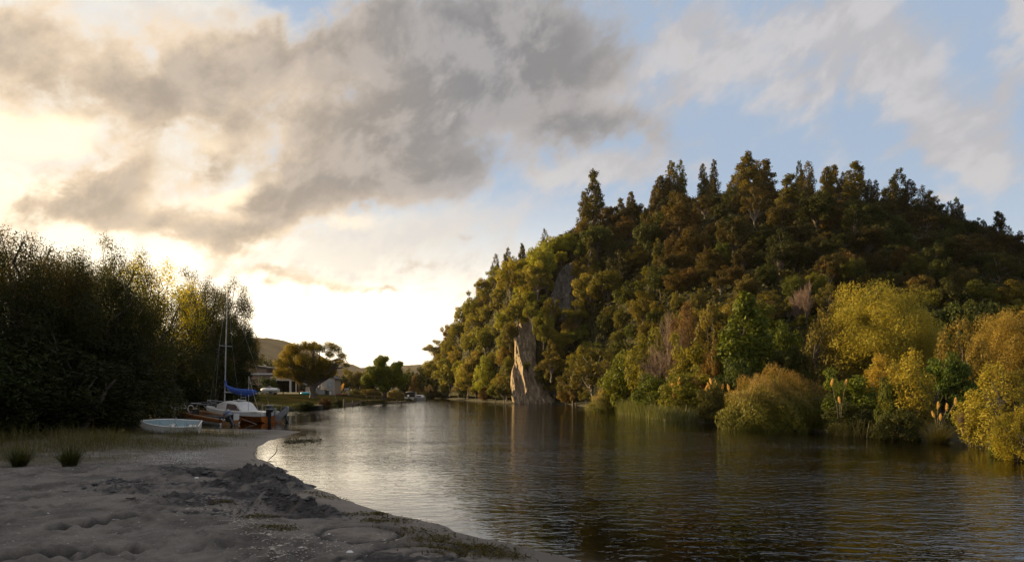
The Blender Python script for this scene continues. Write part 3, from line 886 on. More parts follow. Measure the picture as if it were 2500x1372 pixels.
# the canopy between foot and crest
gP = rngk(77)
spots = []
for _ in range(60000):
    if len(spots) >= 290: break
    px = gP.uniform(1050, 2560); 
    crest = np.interp(px, HPX, HPY)
    lowlim = np.interp(px, [1050, 1200, 1240, 1250, 1370, 1380, 1430, 1520, 1640, 1800, 2000, 2200, 2500], [968, 972, 974, 775, 790, 960, 960, 905, 880, 850, 820, 790, 790])
    py = gP.uniform(crest + 4, max(crest + 6, lowlim))
    if 1335 < px < 1425 and 640 < py < 800: continue            # bare upper rock
    dmin = (30 if px < 1420 else 36 + 6 * (py > 700)) * gP.uniform(.8, 1.35)
    if any((px - a) ** 2 + ((py - b_) * 1.12) ** 2 < dmin * dmin for a, b_ in spots): continue
    spots.append((px, py))
spots.sort(key=lambda p: p[1])
for i, (px, py) in enumerate(spots):
    g = rngk(1000 + i)
    nz = float(vnoise(px / 170, py / 120, 71)); n2 = float(vnoise(px / 60, py / 60, 72))
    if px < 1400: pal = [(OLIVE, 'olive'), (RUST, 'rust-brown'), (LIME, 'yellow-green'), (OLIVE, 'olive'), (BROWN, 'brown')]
    elif py < 620: pal = [(RUST_SHADED, 'rust-brown'), (BROWN_SHADED, 'brown'), (DKGREEN, 'dark green'), (DKGREEN, 'dark green'), (RUST_SHADED, 'rust-brown')]  # darker palette stands for the shadow on the upper slope
    elif py < 720 and px > 1480: pal = [(DKGREEN, 'dark green'), (BROWN_SHADED, 'brown'), (DKGREEN, 'dark green'), (GREEN, 'mid green'), (RUST_SHADED, 'rust-brown')]
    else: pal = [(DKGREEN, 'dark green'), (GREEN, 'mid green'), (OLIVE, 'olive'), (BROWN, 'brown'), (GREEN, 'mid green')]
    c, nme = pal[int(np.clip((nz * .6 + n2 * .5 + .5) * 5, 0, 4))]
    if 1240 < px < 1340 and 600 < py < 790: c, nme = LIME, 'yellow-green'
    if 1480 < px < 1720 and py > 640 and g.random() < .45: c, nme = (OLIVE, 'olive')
    if px < 1460: c = tuple(v * 1.6 for v in c)  # sunlight on the left slope painted in as brighter crown colours
    kind = 'open' if g.random() < .22 else 'broad'
    w = (38 + 52 * g.random() ** 1.8) * (0.88 if px < 1420 else 1.0)
    h = w * g.uniform(.85, 1.45)
    if py < np.interp(px, HPX, HPY) + 45: h = min(h, 52 + 12 * g.random()); w = min(w, 66)
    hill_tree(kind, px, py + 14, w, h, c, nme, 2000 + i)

# undergrowth that closes the gaps between the trunks
g_ = rngk(88)
U_ = g_.uniform((1020 - CX) / F, (2700 - CX) / F, 12000); T_ = g_.uniform(0.0, 1.15, 12000) 
Yu, Zu = hill_z(U_, T_)
Pxu = U_ * F + CX; Pyu = HY - (Zu - CAMZ) / Yu * F
ok = ~(((Pxu > 1252) & (Pxu < 1350) & (Pyu > 790)) | ((Pxu > 1345) & (Pxu < 1425) & (Pyu > 645) & (Pyu < 775))) 
ctr = np.stack([U_ * Yu, Yu, Zu], -1)[ok]
idx = np.repeat(np.arange(len(ctr)), 8)
d = nrm(g_.normal(size=(len(idx), 3)) * np.array([1, 1, .6]))
Pq = ctr[idx] + d * g_.uniform(.3, 1.1, (len(idx), 1)) + np.array([0, 0, .5])
V = leaf_quads(Pq, nrm(d + g_.normal(size=d.shape) * .5 + [0, 0, .4]), g_.uniform(.14, .34, len(idx)), g_.uniform(.09, .2, len(idx)), g_)
ug = link('undergrowth', mesh_np('undergrowth', V, np.arange(len(V)).reshape(-1, 4), mats=[M_LEAF], attrs={'tint': np.clip(g_.normal(.3, .25, len(idx)), 0, 1)}))
ug.color = (.045, .045, .014, 1)
tag(ug, 'dark tangled undergrowth covering the hill between its trees', kind='stuff')
# ---- ribbons: blades of grass, reed, flax and fern
def ribbons(base, heading, length, width, lean, droop, rng, seg=5, fold=0.0):
    """Arching blades: lean and droop are shares of the length. Returns points, quads, position along the blade."""
    n = len(base); t = np.linspace(0, 1, seg + 1)
    L = np.asarray(length).reshape(-1, 1) * np.ones((n, 1)); W = np.asarray(width).reshape(-1, 1) * np.ones((n, 1))
    ln = np.asarray(lean).reshape(-1, 1) * np.ones((n, 1)); dr = np.asarray(droop).reshape(-1, 1) * np.ones((n, 1))
    hx, hy = np.cos(heading)[:, None], np.sin(heading)[:, None]
    out = L * (ln * t + dr * t ** 2 * .8); up = L * (np.sqrt(np.clip(1 - ln ** 2, .05, 1)) * t - dr * t ** 2.2)
    P = np.stack([base[:, 0:1] + hx * out, base[:, 1:2] + hy * out, base[:, 2:3] + up], -1)
    w = W * (np.sin(np.clip(t * .95 + .05, 0, 1) * math.pi) ** .5 * (1 - .55 * t) + .02)
    S = np.stack([-hy * w, hx * w, w * 0 + fold * w], -1)
    V = np.stack([P - S, P + S], 2)                       # n, seg+1, 2, 3
    i = (np.arange(n)[:, None] * (seg + 1) + np.arange(seg)[None]) * 2
    Q = np.stack([i, i + 1, i + 3, i + 2], -1).reshape(-1, 4)
    return V.reshape(-1, 3), Q, np.repeat(np.tile(t, n), 2)


def blade_mesh(name, base, rng, length, width, lean, droop, mat=None, seg=5):
    n = len(base)
    V, Q, t = ribbons(base, rng.uniform(0, 6.283, n), length, width, lean, droop, rng, seg)
    tint = np.clip(np.repeat(rng.normal(.45, .22, n), (seg + 1) * 2) + .15 * (t - .5), 0, 1)
    return mesh_np(name, V, Q, mats=[mat or M_BLADE], attrs={'tint': tint})


def disc(rng, n, r): 
    a = rng.uniform(0, 6.283, n); q = r * np.sqrt(rng.random(n))
    return np.stack([q * np.cos(a), q * np.sin(a), np.zeros(n) - .03], 1)


def clump_proto(name, seed, n, r, length, width, lean, droop, seg=5, mat=None):
    g = rngk(seed); b = disc(g, n, r)
    return blade_mesh(name, b, g, g.uniform(length * .55, length * 1.1, n), width, g.uniform(*lean, n), g.uniform(*droop, n), mat, seg)


TUFT = [clump_proto('grass_tuft', 400 + k, 420, .12, .55, .006, (.1, .75), (.0, .45)) for k in range(2)]
FLAX = [clump_proto('flax', 410 + k, 70, .25, 1.7, .035, (.08, .5), (.05, .55)) for k in range(3)]
TOETOE = [clump_proto('toetoe', 420 + k, 620, .28, 1.25, .008, (.15, .8), (.1, .55)) for k in range(2)]
FERN_G = rngk(430)
FERN = blade_mesh('fern_fronds', np.array([[0, 0, 2.6]] * 22) + FERN_G.normal(size=(22, 3)) * .04, FERN_G, FERN_G.uniform(1.4, 2.0, 22), .20, FERN_G.uniform(.55, .85, 22), FERN_G.uniform(.25, .55, 22), M_LEAF, 6)


def plume_mesh(seed, L=.55, W=.10):
    g = rngk(seed); n = 420; t = g.random(n)
    ang = g.uniform(0, 6.283, n); r = W * np.sin(np.clip(t * .9 + .08, 0, 1) * math.pi) ** .7 * g.uniform(.2, 1, n)
    P = np.stack([r * np.cos(ang) + .06 * t ** 2, r * np.sin(ang), t * L], 1)
    N = nrm(g.normal(size=(n, 3)))
    V = leaf_quads(P, N, g.uniform(.03, .07, n), g.uniform(.006, .012, n), g, np.array([[0.2, 0, 1.0]]) + np.stack([np.cos(ang), np.sin(ang), ang * 0], 1) * .5)
    return mesh_np('plume', V, np.arange(4 * n).reshape(-1, 4), mats=[M_PLUME], attrs={'tint': np.clip(g.normal(.5, .2, n), 0, 1)})


PLUME = [plume_mesh(440 + k) for k in range(3)]


def stem_bush(name, seed, rx, ry, h, n):
    """A dome of fine upright stems with small leaves, dry seed heads at the tips."""
    g = rngk(seed)
    d = nrm(g.normal(size=(n, 3)) * [1, 1, .9] + [0, 0, .25]); d[:, 2] = np.abs(d[:, 2])
    q = g.random(n) ** .28
    lump = 1 + .16 * np.sin(d[:, 0] * 5 + 1) * np.cos(d[:, 1] * 6) + .08 * np.sin(d[:, 0] * 13 + d[:, 2] * 9)
    P = d * q[:, None] * np.array([rx, ry, h]) * lump[:, None]
    ax = d * [.7, .7, .5] + [0, 0, .8]
    top = np.clip((P[:, 2] / h - .38 + g.normal(0, .12, n)) * 2.4, 0, 1) * (q > .86)
    L = np.where(top > .5, g.uniform(.10, .24, n), g.uniform(.05, .11, n)); W = np.where(top > .5, .007, .022)
    V = leaf_quads(P, nrm(d + g.normal(size=(n, 3)) * .6), L, W, g, ax)
    return mesh_np(name, V, np.arange(4 * n).reshape(-1, 4), mats=[M_SEDGE], attrs={'tint': np.clip(g.normal(.45, .2, n), 0, 1), 'dry': top})


M_SEDGE, nt, out = new_mat('seeding_stems')
oi = nt.nodes.new('ShaderNodeObjectInfo')
t_ = attr(nt, 'tint')
c = mix(nt, attr(nt, 'dry'), oi.outputs['Color'], (.27, .19, .055))
c = mix(nt, t_, mix(nt, 1.0, c, (.55, .55, .55), 'MULTIPLY'), mix(nt, 1.0, c, (1.5, 1.4, 1.2), 'MULTIPLY'))
b = nt.nodes.new('ShaderNodeBsdfPrincipled'); setin(nt, b.inputs['Base Color'], c); b.inputs['Roughness'].default_value = .6; b.inputs['Specular IOR Level'].default_value = .2
tl = nt.nodes.new('ShaderNodeBsdfTranslucent'); setin(nt, tl.inputs[0], mix(nt, 1.0, c, (1.4, 1.2, .7), 'MULTIPLY'))
ms = nt.nodes.new('ShaderNodeMixShader'); ms.inputs[0].default_value = .35
nt.links.new(b.outputs[0], ms.inputs[1]); nt.links.new(tl.outputs[0], ms.inputs[2]); nt.links.new(ms.outputs[0], out.inputs[0])


def bare_tree(name, seed, h, spread, levels=4, r0=.09, kids=(4, 6), up=.5):
    """Leafless branches dividing into twigs; trunk and twig crown as two meshes."""
    g = rngk(seed); big = []; fine = []

    def grow(p, d, ln, r, lev):
        e = p + d * ln
        v = limb(p, e, r, r * .55, g, 5, .10, .03, 6 if lev < 2 else 3)
        (big if lev < 2 else fine).append(v)
        if lev >= levels: return
        for _ in range(int(g.integers(*kids)) + (lev > 1) * 2):
            nd = nrm(d + g.normal(size=3) * spread + np.array([0, 0, up * .35]))
            s_ = g.uniform(.35, 1.0)
            grow(p + (e - p) * s_, nd, ln * g.uniform(.5, .8), r * .5, lev + 1)
    grow(np.array([0, 0, -.2]), nrm(np.array([.08, 0, 1.0])), h * .36, r0, 0)
    for k in range(2): grow(np.array([0.05 * k, .1 * k, -.1]), nrm(np.array([g.normal() * .5, g.normal() * .4, 1.0])), h * .34, r0 * .8, 0)
    return (mesh_np(name + '_trunk', *join_np(big), mats=[M_BARK], smooth=True), mesh_np(name + '_twigs', *join_np(fine), mats=[M_TWIG], smooth=True))


BARE = [bare_tree('bare_tree', 450, 4.6, .50, 4), bare_tree('bare_shrub', 451, 3.0, .28, 4, .05, (4, 7), 1.4)]


def base_z(x, y): return ground_at(x, y)


def bank(proto, name, label, cat, cx, top, y, wpx, color, group=None, hpx=None, rz=None, seed=0, z=None, lean=0):
    """A bank plant by the photo pixels of its middle and top, its depth and width."""
    g = rngk(7000 + int(cx) + seed); x = (cx - CX) / F * y
    z = base_z(x, y) - .08 if z is None else z
    zt = CAMZ + (HY - top) / F * y
    return plant(name, proto, label, cat, x, y, z, w=wpx * y / F, h=max(.3, zt - z), rz=float(g.uniform(0, 6.28)) if rz is None else rz, color=jit(color, g, .08), group=group, lean=lean)


GB = 'bushes along the right bank'
WGOLD = Proto('golden_willow', [(c[0], c[1], c[2], c[3], c[4], c[5]) for c in round_clumps(rngk(460), 90, 3.3, 3.1, 2.7, 3.7, (.7, 1.1), -.95, .3)], rngk(461), 2.6, .18, 80000, .070, .022, mat=M_LEAF, up=.2, limbs=40, shell=.3, stems=3, base_spread=.5)
bank(WGOLD, 'golden_tree', 'big golden willow-like tree with a broad glowing dome, tallest of the bank trees', 'tree', 2150, 706, 40, 258, (.28, .235, .045))
bank(WGOLD, 'golden_tree', 'pale golden tree at the right end of the bank, below the dark hillside', 'tree', 2462, 760, 33, 170, (.265, .22, .06), rz=2.0)
bank(FEATHER[0], 'feathery_bush', 'olive-brown feathery bush leaning up to the pale golden tree at the right end', 'bush', 2345, 785, 31, 118, (.19, .155, .04), GB)
bank(FEATHER[1], 'feathery_bush', 'narrow olive-gold feathery bush standing above the pampas plumes', 'bush', 2232, 862, 26.5, 120, (.25, .20, .035), GB)
bank(FEATHER[2], 'feathery_bush', 'brown-green feathery tree right of the dead brown shrub', 'tree', 2002, 762, 41, 118, (.165, .135, .045), GB)
bank(FEATHER[3], 'feathery_bush', 'tall lime-gold feathery bush right of the pampas plumes', 'bush', 2425, 893, 21.5, 150, (.23, .21, .04), GB)
bank(FEATHER[1], 'feathery_bush', 'golden feathery bush at the water, nearest of all bank bushes', 'bush', 2492, 1000, 17.6, 95, (.26, .215, .035), GB, rz=1)
bank(FEATHER[0], 'feathery_bush', 'low golden feathery bush between the broad golden dome and the narrow olive-gold bush', 'bush', 2150, 868, 31, 120, (.25, .20, .035), GB, rz=4)
bank(LEAFY[0], 'leafy_bush', 'bright green leafy bush with three pale plumes before it', 'bush', 2075, 905, 30, 135, (.085, .115, .018), GB)
bank(LEAFY[1], 'leafy_bush', 'deep green bush behind the pampas plumes', 'bush', 2312, 870, 27.5, 130, (.055, .085, .018), GB)
bank(LEAFY[2], 'leafy_bush', 'small green leafy bush left of the narrow olive-gold bush', 'bush', 2172, 925, 26.5, 62, (.075, .10, .02), GB)
bank(LEAFY[3], 'leafy_bush', 'low dark bush at the water left of the pampas clump', 'bush', 2195, 1000, 25.5, 110, (.05, .055, .018), GB)
bank(LEAFY[4], 'leafy_bush', 'small lime leafy bush at the water beside the nearest golden bush', 'bush', 2448, 1030, 18.6, 48, (.085, .115, .02), GB)
bank(LEAFY[5], 'leafy_bush', 'dark bush in the shaded gap right of the large seeding dome', 'bush', 2090, 985, 28.5, 150, (.035, .045, .014), GB)
bank(LEAFY[2], 'leafy_bush', 'round bright green bush under the tree fern', 'bush', 1905, 786, 46, 105, (.085, .125, .02), GB)
bank(LEAFY[1], 'leafy_bush', 'dark green bush below the bright round bush of the tree fern', 'bush', 1925, 850, 42, 120, (.04, .055, .016), GB)
CONEG = Proto('conical', column_clumps(rngk(465), 90, 5.0, 1.5, .3, (.3, .6), 1, .15), rngk(466), 3.6, .09, 12000, .095, .05, up=.2, limbs=24, shell=.4)
bank(CONEG, 'conical_tree', 'tall conical bright green tree rising above the bank bushes', 'tree', 1818, 722, 44, 128, (.10, .125, .020))
bank(OPEN[0], 'open_crowned_tree', 'olive open-crowned tree with pale stems left of the conical tree', 'tree', 1745, 742, 50, 105, (.15, .125, .03))
bank(FEATHER[2], 'feathery_bush', 'reddish-brown feathery bush left of the olive open-crowned tree', 'bush', 1678, 748, 56, 100, (.155, .095, .05), GB, rz=2)
bank(LEAFY[0], 'leafy_bush', 'lime green bush right of the leafless tree', 'bush', 1683, 822, 47, 112, (.14, .15, .024), GB, rz=3)
bank(LEAFY[3], 'leafy_bush', 'rust-brown bush between the lime bush and the conical tree', 'bush', 1742, 838, 44.5, 70, (.16, .095, .03), GB)
bank(LEAFY[4], 'leafy_bush', 'dark green bush at the foot of the conical tree', 'bush', 1792, 878, 41, 100, (.045, .065, .018), GB)
bank(LEAFY[5], 'leafy_bush', 'yellow-green bush left of the leafless tree', 'bush', 1585, 808, 56, 110, (.15, .145, .026), GB)
bank(LEAFY[1], 'leafy_bush', 'lime bush above the small seeding dome', 'bush', 1525, 862, 60, 110, (.14, .15, .024), GB, rz=1)
bank(OPEN[1], 'open_crowned_tree', 'olive tree over the water left of the small seeding dome', 'tree', 1447, 850, 72, 120, (.125, .10, .026))
bank(OPEN[2], 'open_crowned_tree', 'olive tree at the waterline right of the rock cliff', 'tree', 1400, 900, 88, 80, (.11, .095, .028))
bank(LEAFY[2], 'leafy_bush', 'fresh green bush behind the left half of the reeds', 'bush', 1600, 915, 49, 110, (.085, .105, .022), GB, rz=2)
bank(LEAFY[0], 'leafy_bush', 'yellow-green bush behind the right half of the reeds', 'bush', 1672, 900, 44, 110, (.14, .15, .024), GB, rz=5)
bank(LEAFY[4], 'leafy_bush', 'small olive bush at the reeds, left of the large seeding dome', 'bush', 1742, 935, 39, 80, (.09, .09, .024), GB, rz=2)
bank(OPEN[1], 'open_crowned_tree', 'large orange-brown tree with bare lower trunks on the lower hillside', 'tree', 2070, 625, 72, 165, (.20, .115, .035), z=hill_point(2070, 760)[2] - 6.5)
bank(BROAD[1], 'forest_tree', 'dark green tree behind the big golden dome', 'tree', 2300, 745, 48, 150, (.04, .055, .018))
bank(BROAD[3], 'forest_tree', 'dark tree between the golden dome and the pale golden tree', 'tree', 2385, 740, 46, 120, (.035, .045, .016))
# leafless plants, tree fern
def bare(k, name, label, cat, cx, top, y, wpx, h0, seed):
    x = (cx - CX) / F * y; z = base_z(x, y) if not h0 else h0 - .3; zt = CAMZ + (HY - top) / F * y
    t = thing(name, label, cat, (x, y, z), (0, 0, seed)); bb = np.array(BARE[k][1].vertices[0].co)
    co = np.empty(len(BARE[k][1].vertices) * 3, np.float32); BARE[k][1].vertices.foreach_get('co', co); co = co.reshape(-1, 3)
    s_ = (zt - z) / np.percentile(co[:, 2], 99.7); sw = (wpx * y / F) / (2 * np.percentile(np.hypot(co[:, 0], co[:, 1]), 95))
    t.scale = (sw, sw, s_)
    link('trunk', BARE[k][0], t); link('twigs', BARE[k][1], t)
    return t
bare(0, 'bare_tree', 'leafless dark-stemmed tree with reddish twigs above the reeds', 'tree', 1632, 765, 52, 150, 0, 1.0)
_hp = hill_point(1968, 812)
bare(1, 'bare_shrub', 'dead brown twiggy shrub below the large orange-brown tree', 'shrub', 1968, 692, _hp[1], 100, _hp[2], .5)
bare(1, 'bare_shrub', 'grey leafless shrub hanging over the water beside the pampas plumes', 'shrub', 2372, 1000, 22.4, 80, 0, 2.5)
tf = thing('tree_fern', 'tree fern with arching fronds above the round bright green bush', 'tree fern', ((1893 - CX) / F * 48, 48, base_z((1893 - CX) / F * 48, 48) + 2.8))
mb = MB(); mb.tube([(0, 0, -3.2), (.05, 0, 0), (0, .03, 1.4), (0, 0, 2.62)], [.16, .12, .1, .09]); mb.build('trunk', M_BARK, tf)
o = link('fronds', FERN, tf); o.color = (.10, .12, .025, 1)
# domes of seeding stems
SB = [stem_bush('seeding_stems', 470, 2.75, 2.2, 3.1, 52000), stem_bush('seeding_stems', 471, 2.65, 2.0, 2.35, 26000)]
def dome(me, label, cx, basepy, y, seed, sc=1.0):
    x = (cx - CX) / F * y
    t = thing('seeding_dome', label, 'bush', (x, y, -.05)); t.scale = (sc, sc, sc)
    o = link('stems', me, t); o.color = (.125, .13, .02, 1)
    mb = MB(); g = rngk(seed)
    for k in range(26): mb.tube([(g.normal() * .25, g.normal() * .25, -.2), (g.normal() * .9, g.normal() * .7, 1.0), (g.normal() * 1.6, g.normal() * 1.2, 1.9)], [.03, .02, .01], 5)
    mb.build('stalks', M_BARK, t)
    return t
dome(SB[0], 'large dome of seeding stems with rust-orange tips at the water', 1890, 1050, 33.0, 1)
dome(SB[1], 'small dome of seeding stems with rust-orange tips left of the reeds', 1500, 1006, 61.5, 2)
# reeds
g_ = rngk(480)
nr = 5200; tt = g_.random(nr); y_ = 53 - tt * 14 + g_.uniform(0, 3.0, nr); x_ = np.interp(y_, [37.5, 43, 51, 56], [12.7, 11.0, 10.4, 10.1]) + g_.uniform(-.9, .8, nr)
o = link('reed_bed', blade_mesh('reed_bed', np.stack([x_, y_, np.full(nr, -.1)], 1), g_, g_.uniform(.8, 1.9, nr) * (1 - .25 * tt), .013, g_.uniform(.02, .35, nr), g_.uniform(.02, .35, nr), None, 4))
o.color = (.10, .115, .045, 1); tag(o, 'pale green reeds standing in the water between the two seeding domes', kind='stuff')
nr = 700; x_ = g_.uniform(14.4, 17.4, nr); y_ = 27.5 - (x_ - 14.4) * .7 + g_.uniform(-.3, .8, nr)
o = link('reed_bed', blade_mesh('reed_bed_sparse', np.stack([x_, y_, np.full(nr, -.1)], 1), g_, g_.uniform(.5, 1.3, nr), .008, g_.uniform(.05, .5, nr), g_.uniform(.05, .5, nr), None, 4))
o.color = (.07, .07, .03, 1); tag(o, 'sparse dark reeds in the shade right of the large seeding dome', kind='stuff')


def toetoe(label, cx, basepy, y, sc, plumes, k=0, leaf=True, group='pampas clumps with pale plumes'):
    """A pampas clump; plumes are photo pixels of the middle of each plume."""
    x = (cx - CX) / F * y; z = max(base_z(x, y), 0) - .05
    t = thing('pampas_grass', label, 'pampas grass', (x, y, z), group=group)
    g = rngk(490 + int(cx))
    if leaf:
        o = link('blades', TOETOE[k], t); o.color = (.13, .12, .045, 1); o.scale = (sc, sc, sc)
    for i, (px, py) in enumerate(plumes):
        yy = g.uniform(-.15, .15); X, Y, Z = at(px, py, y + yy)
        bx, bz = X - x, Z - z
        mb = MB(); mb.tube([(0, 0, 0), (bx * .35, yy * .3, bz * .55), (bx, yy, bz)], .008, 4); st = mb.build('stalk', M_BARK_PALE, t)
        p = link('plume', PLUME[i % 3], t, (bx, yy, bz - .12 * y / 28)); p.color = (.62, .48, .30, 1); p.rotation_euler = (g.uniform(-.25, .25), g.uniform(-.2, .5), g.uniform(0, 6)); p.scale = (y / 28 * .62,) * 3
    return t
toetoe('pampas clump with five pale plumes and arching blades on the bare bank', 2290, 1062, 24.0, 1.0, [(2289, 992), (2281, 1012), (2296, 1020), (2312, 996), (2333, 982)])
toetoe('pampas clump with three lone plumes in the dark gap', 2050, 1050, 28, .7, [(2030, 935), (2064, 936), (2051, 978)], 1)
toetoe('pampas clump with a cluster of plumes behind the reeds, left of the large seeding dome', 1735, 1010, 40, 1.0, [(1722, 952), (1733, 945), (1737, 932), (1748, 940), (1738, 962), (1762, 948), (1780, 948)], 1)
toetoe('pampas clump with scattered faded plumes behind the middle of the reeds', 1672, 1005, 44, .9, [(1640, 938), (1656, 933), (1690, 928), (1700, 932), (1664, 948), (1643, 965), (1692, 975)], 0)

# ---- the cliff: fluted pale rock standing in the water
def cliff(name, label, outline, off, depth, seed, mat, bulge=2.2, flute=1.0):
    """outline: (photo row, left pixel, right pixel) from top to foot."""
    py = np.array([o[0] for o in outline], float); l = np.array([o[1] for o in outline], float); r = np.array([o[2] for o in outline], float)
    nv, nu = 150, 110
    Vp = np.linspace(py[0], py[-1], nv)[:, None]; S = np.linspace(0, 1, nu)[None]
    Lp = np.interp(Vp, py, l); Rp = np.interp(Vp, py, r)
    px = Lp + (Rp - Lp) * S
    y0 = np.array([hill_point(float(a + b_) / 2, float(v))[1] for v, a, b_ in zip(Vp[:, 0], Lp[:, 0], Rp[:, 0])])
    y0 = np.convolve(np.pad(y0, 12, 'edge'), np.ones(25) / 25, 'valid')[:, None] - off
    z = CAMZ + (HY - Vp) / F * y0 + 0 * S; x = (px - CX) / F * y0
    rib = 1 - np.abs(fbm(x * .55 + .12 * z, z * .07, 4, seed)) * 2.0
    cr = fbm(x * 1.6, z * .35, 4, seed + 3)
    yy = y0 + 1.4 - bulge * np.sin(math.pi * np.clip(S * 1.0, 0, 1)) ** .5 - flute * 2.1 * rib - .9 * cr - .45 * fbm(x * 3.2, z * 1.6, 4, seed + 5) + (Vp < py[0] + 12) * 0.5
    edge = np.minimum(S, 1 - S); yy = yy + depth * sstep(.05, 0, edge)
    x = x + .25 * fbm(z * .8, yy * .4, 3, seed + 9) * sstep(0, .1, edge)
    V = np.stack([x, yy, z], -1).reshape(-1, 3)
    return tag(link(name, mesh_np(name, V, grid_quads(nv, nu)[:, ::-1], mats=[mat], smooth=True)), label, 'cliff')


def rock_mat(name, a, b_, c_):
    m, nt, out = new_mat(name)
    b = nt.nodes.new('ShaderNodeBsdfPrincipled'); geo = nt.nodes.new('ShaderNodeNewGeometry'); pos = geo.outputs['Position']
    n1 = noise(nt, vscale(nt, pos, (1, 1, .22)), 1.1, 7, .65, .6); n2 = noise(nt, pos, 3.5, 6, .7); n3 = noise(nt, vscale(nt, pos, (.4, .4, 2.2)), .9, 5, .6, .8)
    c = mix(nt, n1.ss(.40, .62), a, b_); c = mix(nt, n2.ss(.50, .66) * .8, c, c_); c = mix(nt, n3.ss(.55, .7) * .5, c, tuple(v * .55 for v in a))
    setin(nt, b.inputs['Base Color'], c); b.inputs['Roughness'].default_value = .95; b.inputs['Specular IOR Level'].default_value = .1
    bp = nt.nodes.new('ShaderNodeBump'); bp.inputs['Distance'].default_value = .35; bp.inputs['Strength'].default_value = .9; setin(nt, bp.inputs['Height'], n1 + n2 * .6); nt.links.new(bp.outputs[0], b.inputs['Normal'])
    nt.links.new(b.outputs[0], out.inputs[0])
    return m


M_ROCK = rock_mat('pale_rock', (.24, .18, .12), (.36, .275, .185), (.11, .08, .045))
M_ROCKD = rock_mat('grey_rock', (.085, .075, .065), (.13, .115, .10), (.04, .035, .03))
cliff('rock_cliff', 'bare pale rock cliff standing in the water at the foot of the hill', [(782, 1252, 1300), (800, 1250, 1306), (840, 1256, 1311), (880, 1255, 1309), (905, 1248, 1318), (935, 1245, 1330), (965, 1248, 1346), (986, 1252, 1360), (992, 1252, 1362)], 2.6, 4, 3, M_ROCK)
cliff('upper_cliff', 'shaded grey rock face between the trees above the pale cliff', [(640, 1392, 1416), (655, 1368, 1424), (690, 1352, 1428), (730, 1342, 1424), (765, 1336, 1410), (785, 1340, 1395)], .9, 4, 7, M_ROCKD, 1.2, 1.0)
for i, (px, py, w, h, y) in enumerate([(1264, 806, 56, 80, 0), (1302, 808, 56, 70, 0), (1328, 850, 56, 84, 0), (1346, 930, 56, 74, 0), (1246, 850, 40, 64, 0), (1312, 735, 70, 80, 0), (1340, 965, 60, 84, 0), (1352, 988, 54, 70, 0), (1288, 905, 22, 22, 3), (1240, 880, 50, 70, 0), (1244, 930, 40, 60, 0), (1236, 978, 56, 74, 0), (1352, 900, 50, 70, 0), (1405, 815, 70, 80, 0), (1418, 700, 50, 70, 0), (1348, 800, 50, 70, 0), (1242, 820, 46, 66, 0), (1275, 730, 60, 70, 0)]):
    x, y, _z = hill_point(px, py); y -= (1.5 if i > 4 else 6.0) + (2.2 if h < 30 else 0); x = (px - CX) / F * y
    t = plant('cliff_tree', OPEN[i % 3] if i % 2 else BROAD[i % 6], None, 'tree', x, y, CAMZ + (HY - py) / F * y, w=w * y / F, h=h * y / F, rz=i * 1.3, color=jit(LIME if i < 3 else OLIVE, rngk(520 + i)))
    HILL_TREES.append((t, px, py - h * .5, 'yellow-green' if i < 3 else 'olive', 'broad'))

# bushes that hang over the water all along the far bank
g_ = rngk(560)
EDGE = [(1068, 968), (1090, 971), (1112, 973), (1135, 976), (1160, 978), (1185, 980), (1210, 982), (1232, 984), (1385, 988), (1408, 990), (1432, 993), (1455, 999), (1478, 1003), (1425, 980), (1150, 965), (1196, 966), (1100, 960), (1228, 966)]
for i, (px, py) in enumerate(EDGE):
    X, Yd, _ = gp(px, max(py, 966), 0.0); Yd += .6
    w = g_.uniform(34, 52); hp = g_.uniform(36, 62); c, cn = [((.125, .100, .026), 'olive'), ((.115, .08, .03), 'brown'), ((.10, .105, .02), 'lime'), ((.06, .065, .018), 'dark green')][i % 4]
    t = plant('waterside_bush', [BROAD, OPEN, LEAFY][i % 3][i % 3], None, 'bush', X, Yd, -.1, w=w * Yd / F, h=hp * Yd / F, rz=i * 1.1, color=jit(c, g_))
    HILL_TREES.append((t, px, 2000 + py, cn, 'leafy'))

# ---- trees of the landing, dark against the light
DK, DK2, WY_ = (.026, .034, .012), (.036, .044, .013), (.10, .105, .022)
GL_ = 'trees behind the landing'
def left(proto, label, cx, top, y, wpx, color, seed=0, name='willow_tree', rz=None):
    return bank(proto, name, label, 'tree', cx, top, y, wpx, color, GL_, seed=seed, rz=rz)
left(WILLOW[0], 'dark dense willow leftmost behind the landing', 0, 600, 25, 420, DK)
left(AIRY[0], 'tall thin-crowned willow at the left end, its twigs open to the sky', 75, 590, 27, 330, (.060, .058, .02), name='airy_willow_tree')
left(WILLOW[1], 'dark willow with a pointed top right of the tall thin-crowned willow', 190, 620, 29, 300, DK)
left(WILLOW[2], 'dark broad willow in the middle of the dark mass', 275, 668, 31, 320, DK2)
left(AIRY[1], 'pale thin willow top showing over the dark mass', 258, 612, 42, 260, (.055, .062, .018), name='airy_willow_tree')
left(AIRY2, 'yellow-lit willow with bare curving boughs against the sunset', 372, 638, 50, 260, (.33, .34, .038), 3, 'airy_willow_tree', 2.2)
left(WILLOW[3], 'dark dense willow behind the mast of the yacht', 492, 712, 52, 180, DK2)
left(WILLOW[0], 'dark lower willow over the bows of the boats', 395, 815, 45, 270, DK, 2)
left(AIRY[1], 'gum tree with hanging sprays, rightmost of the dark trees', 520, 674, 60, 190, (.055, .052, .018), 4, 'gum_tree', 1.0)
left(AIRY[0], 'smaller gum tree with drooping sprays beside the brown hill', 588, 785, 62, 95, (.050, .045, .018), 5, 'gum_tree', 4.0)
left(WILLOW[1], 'dark willow foot right of the mast', 535, 770, 56, 190, DK2, 6)
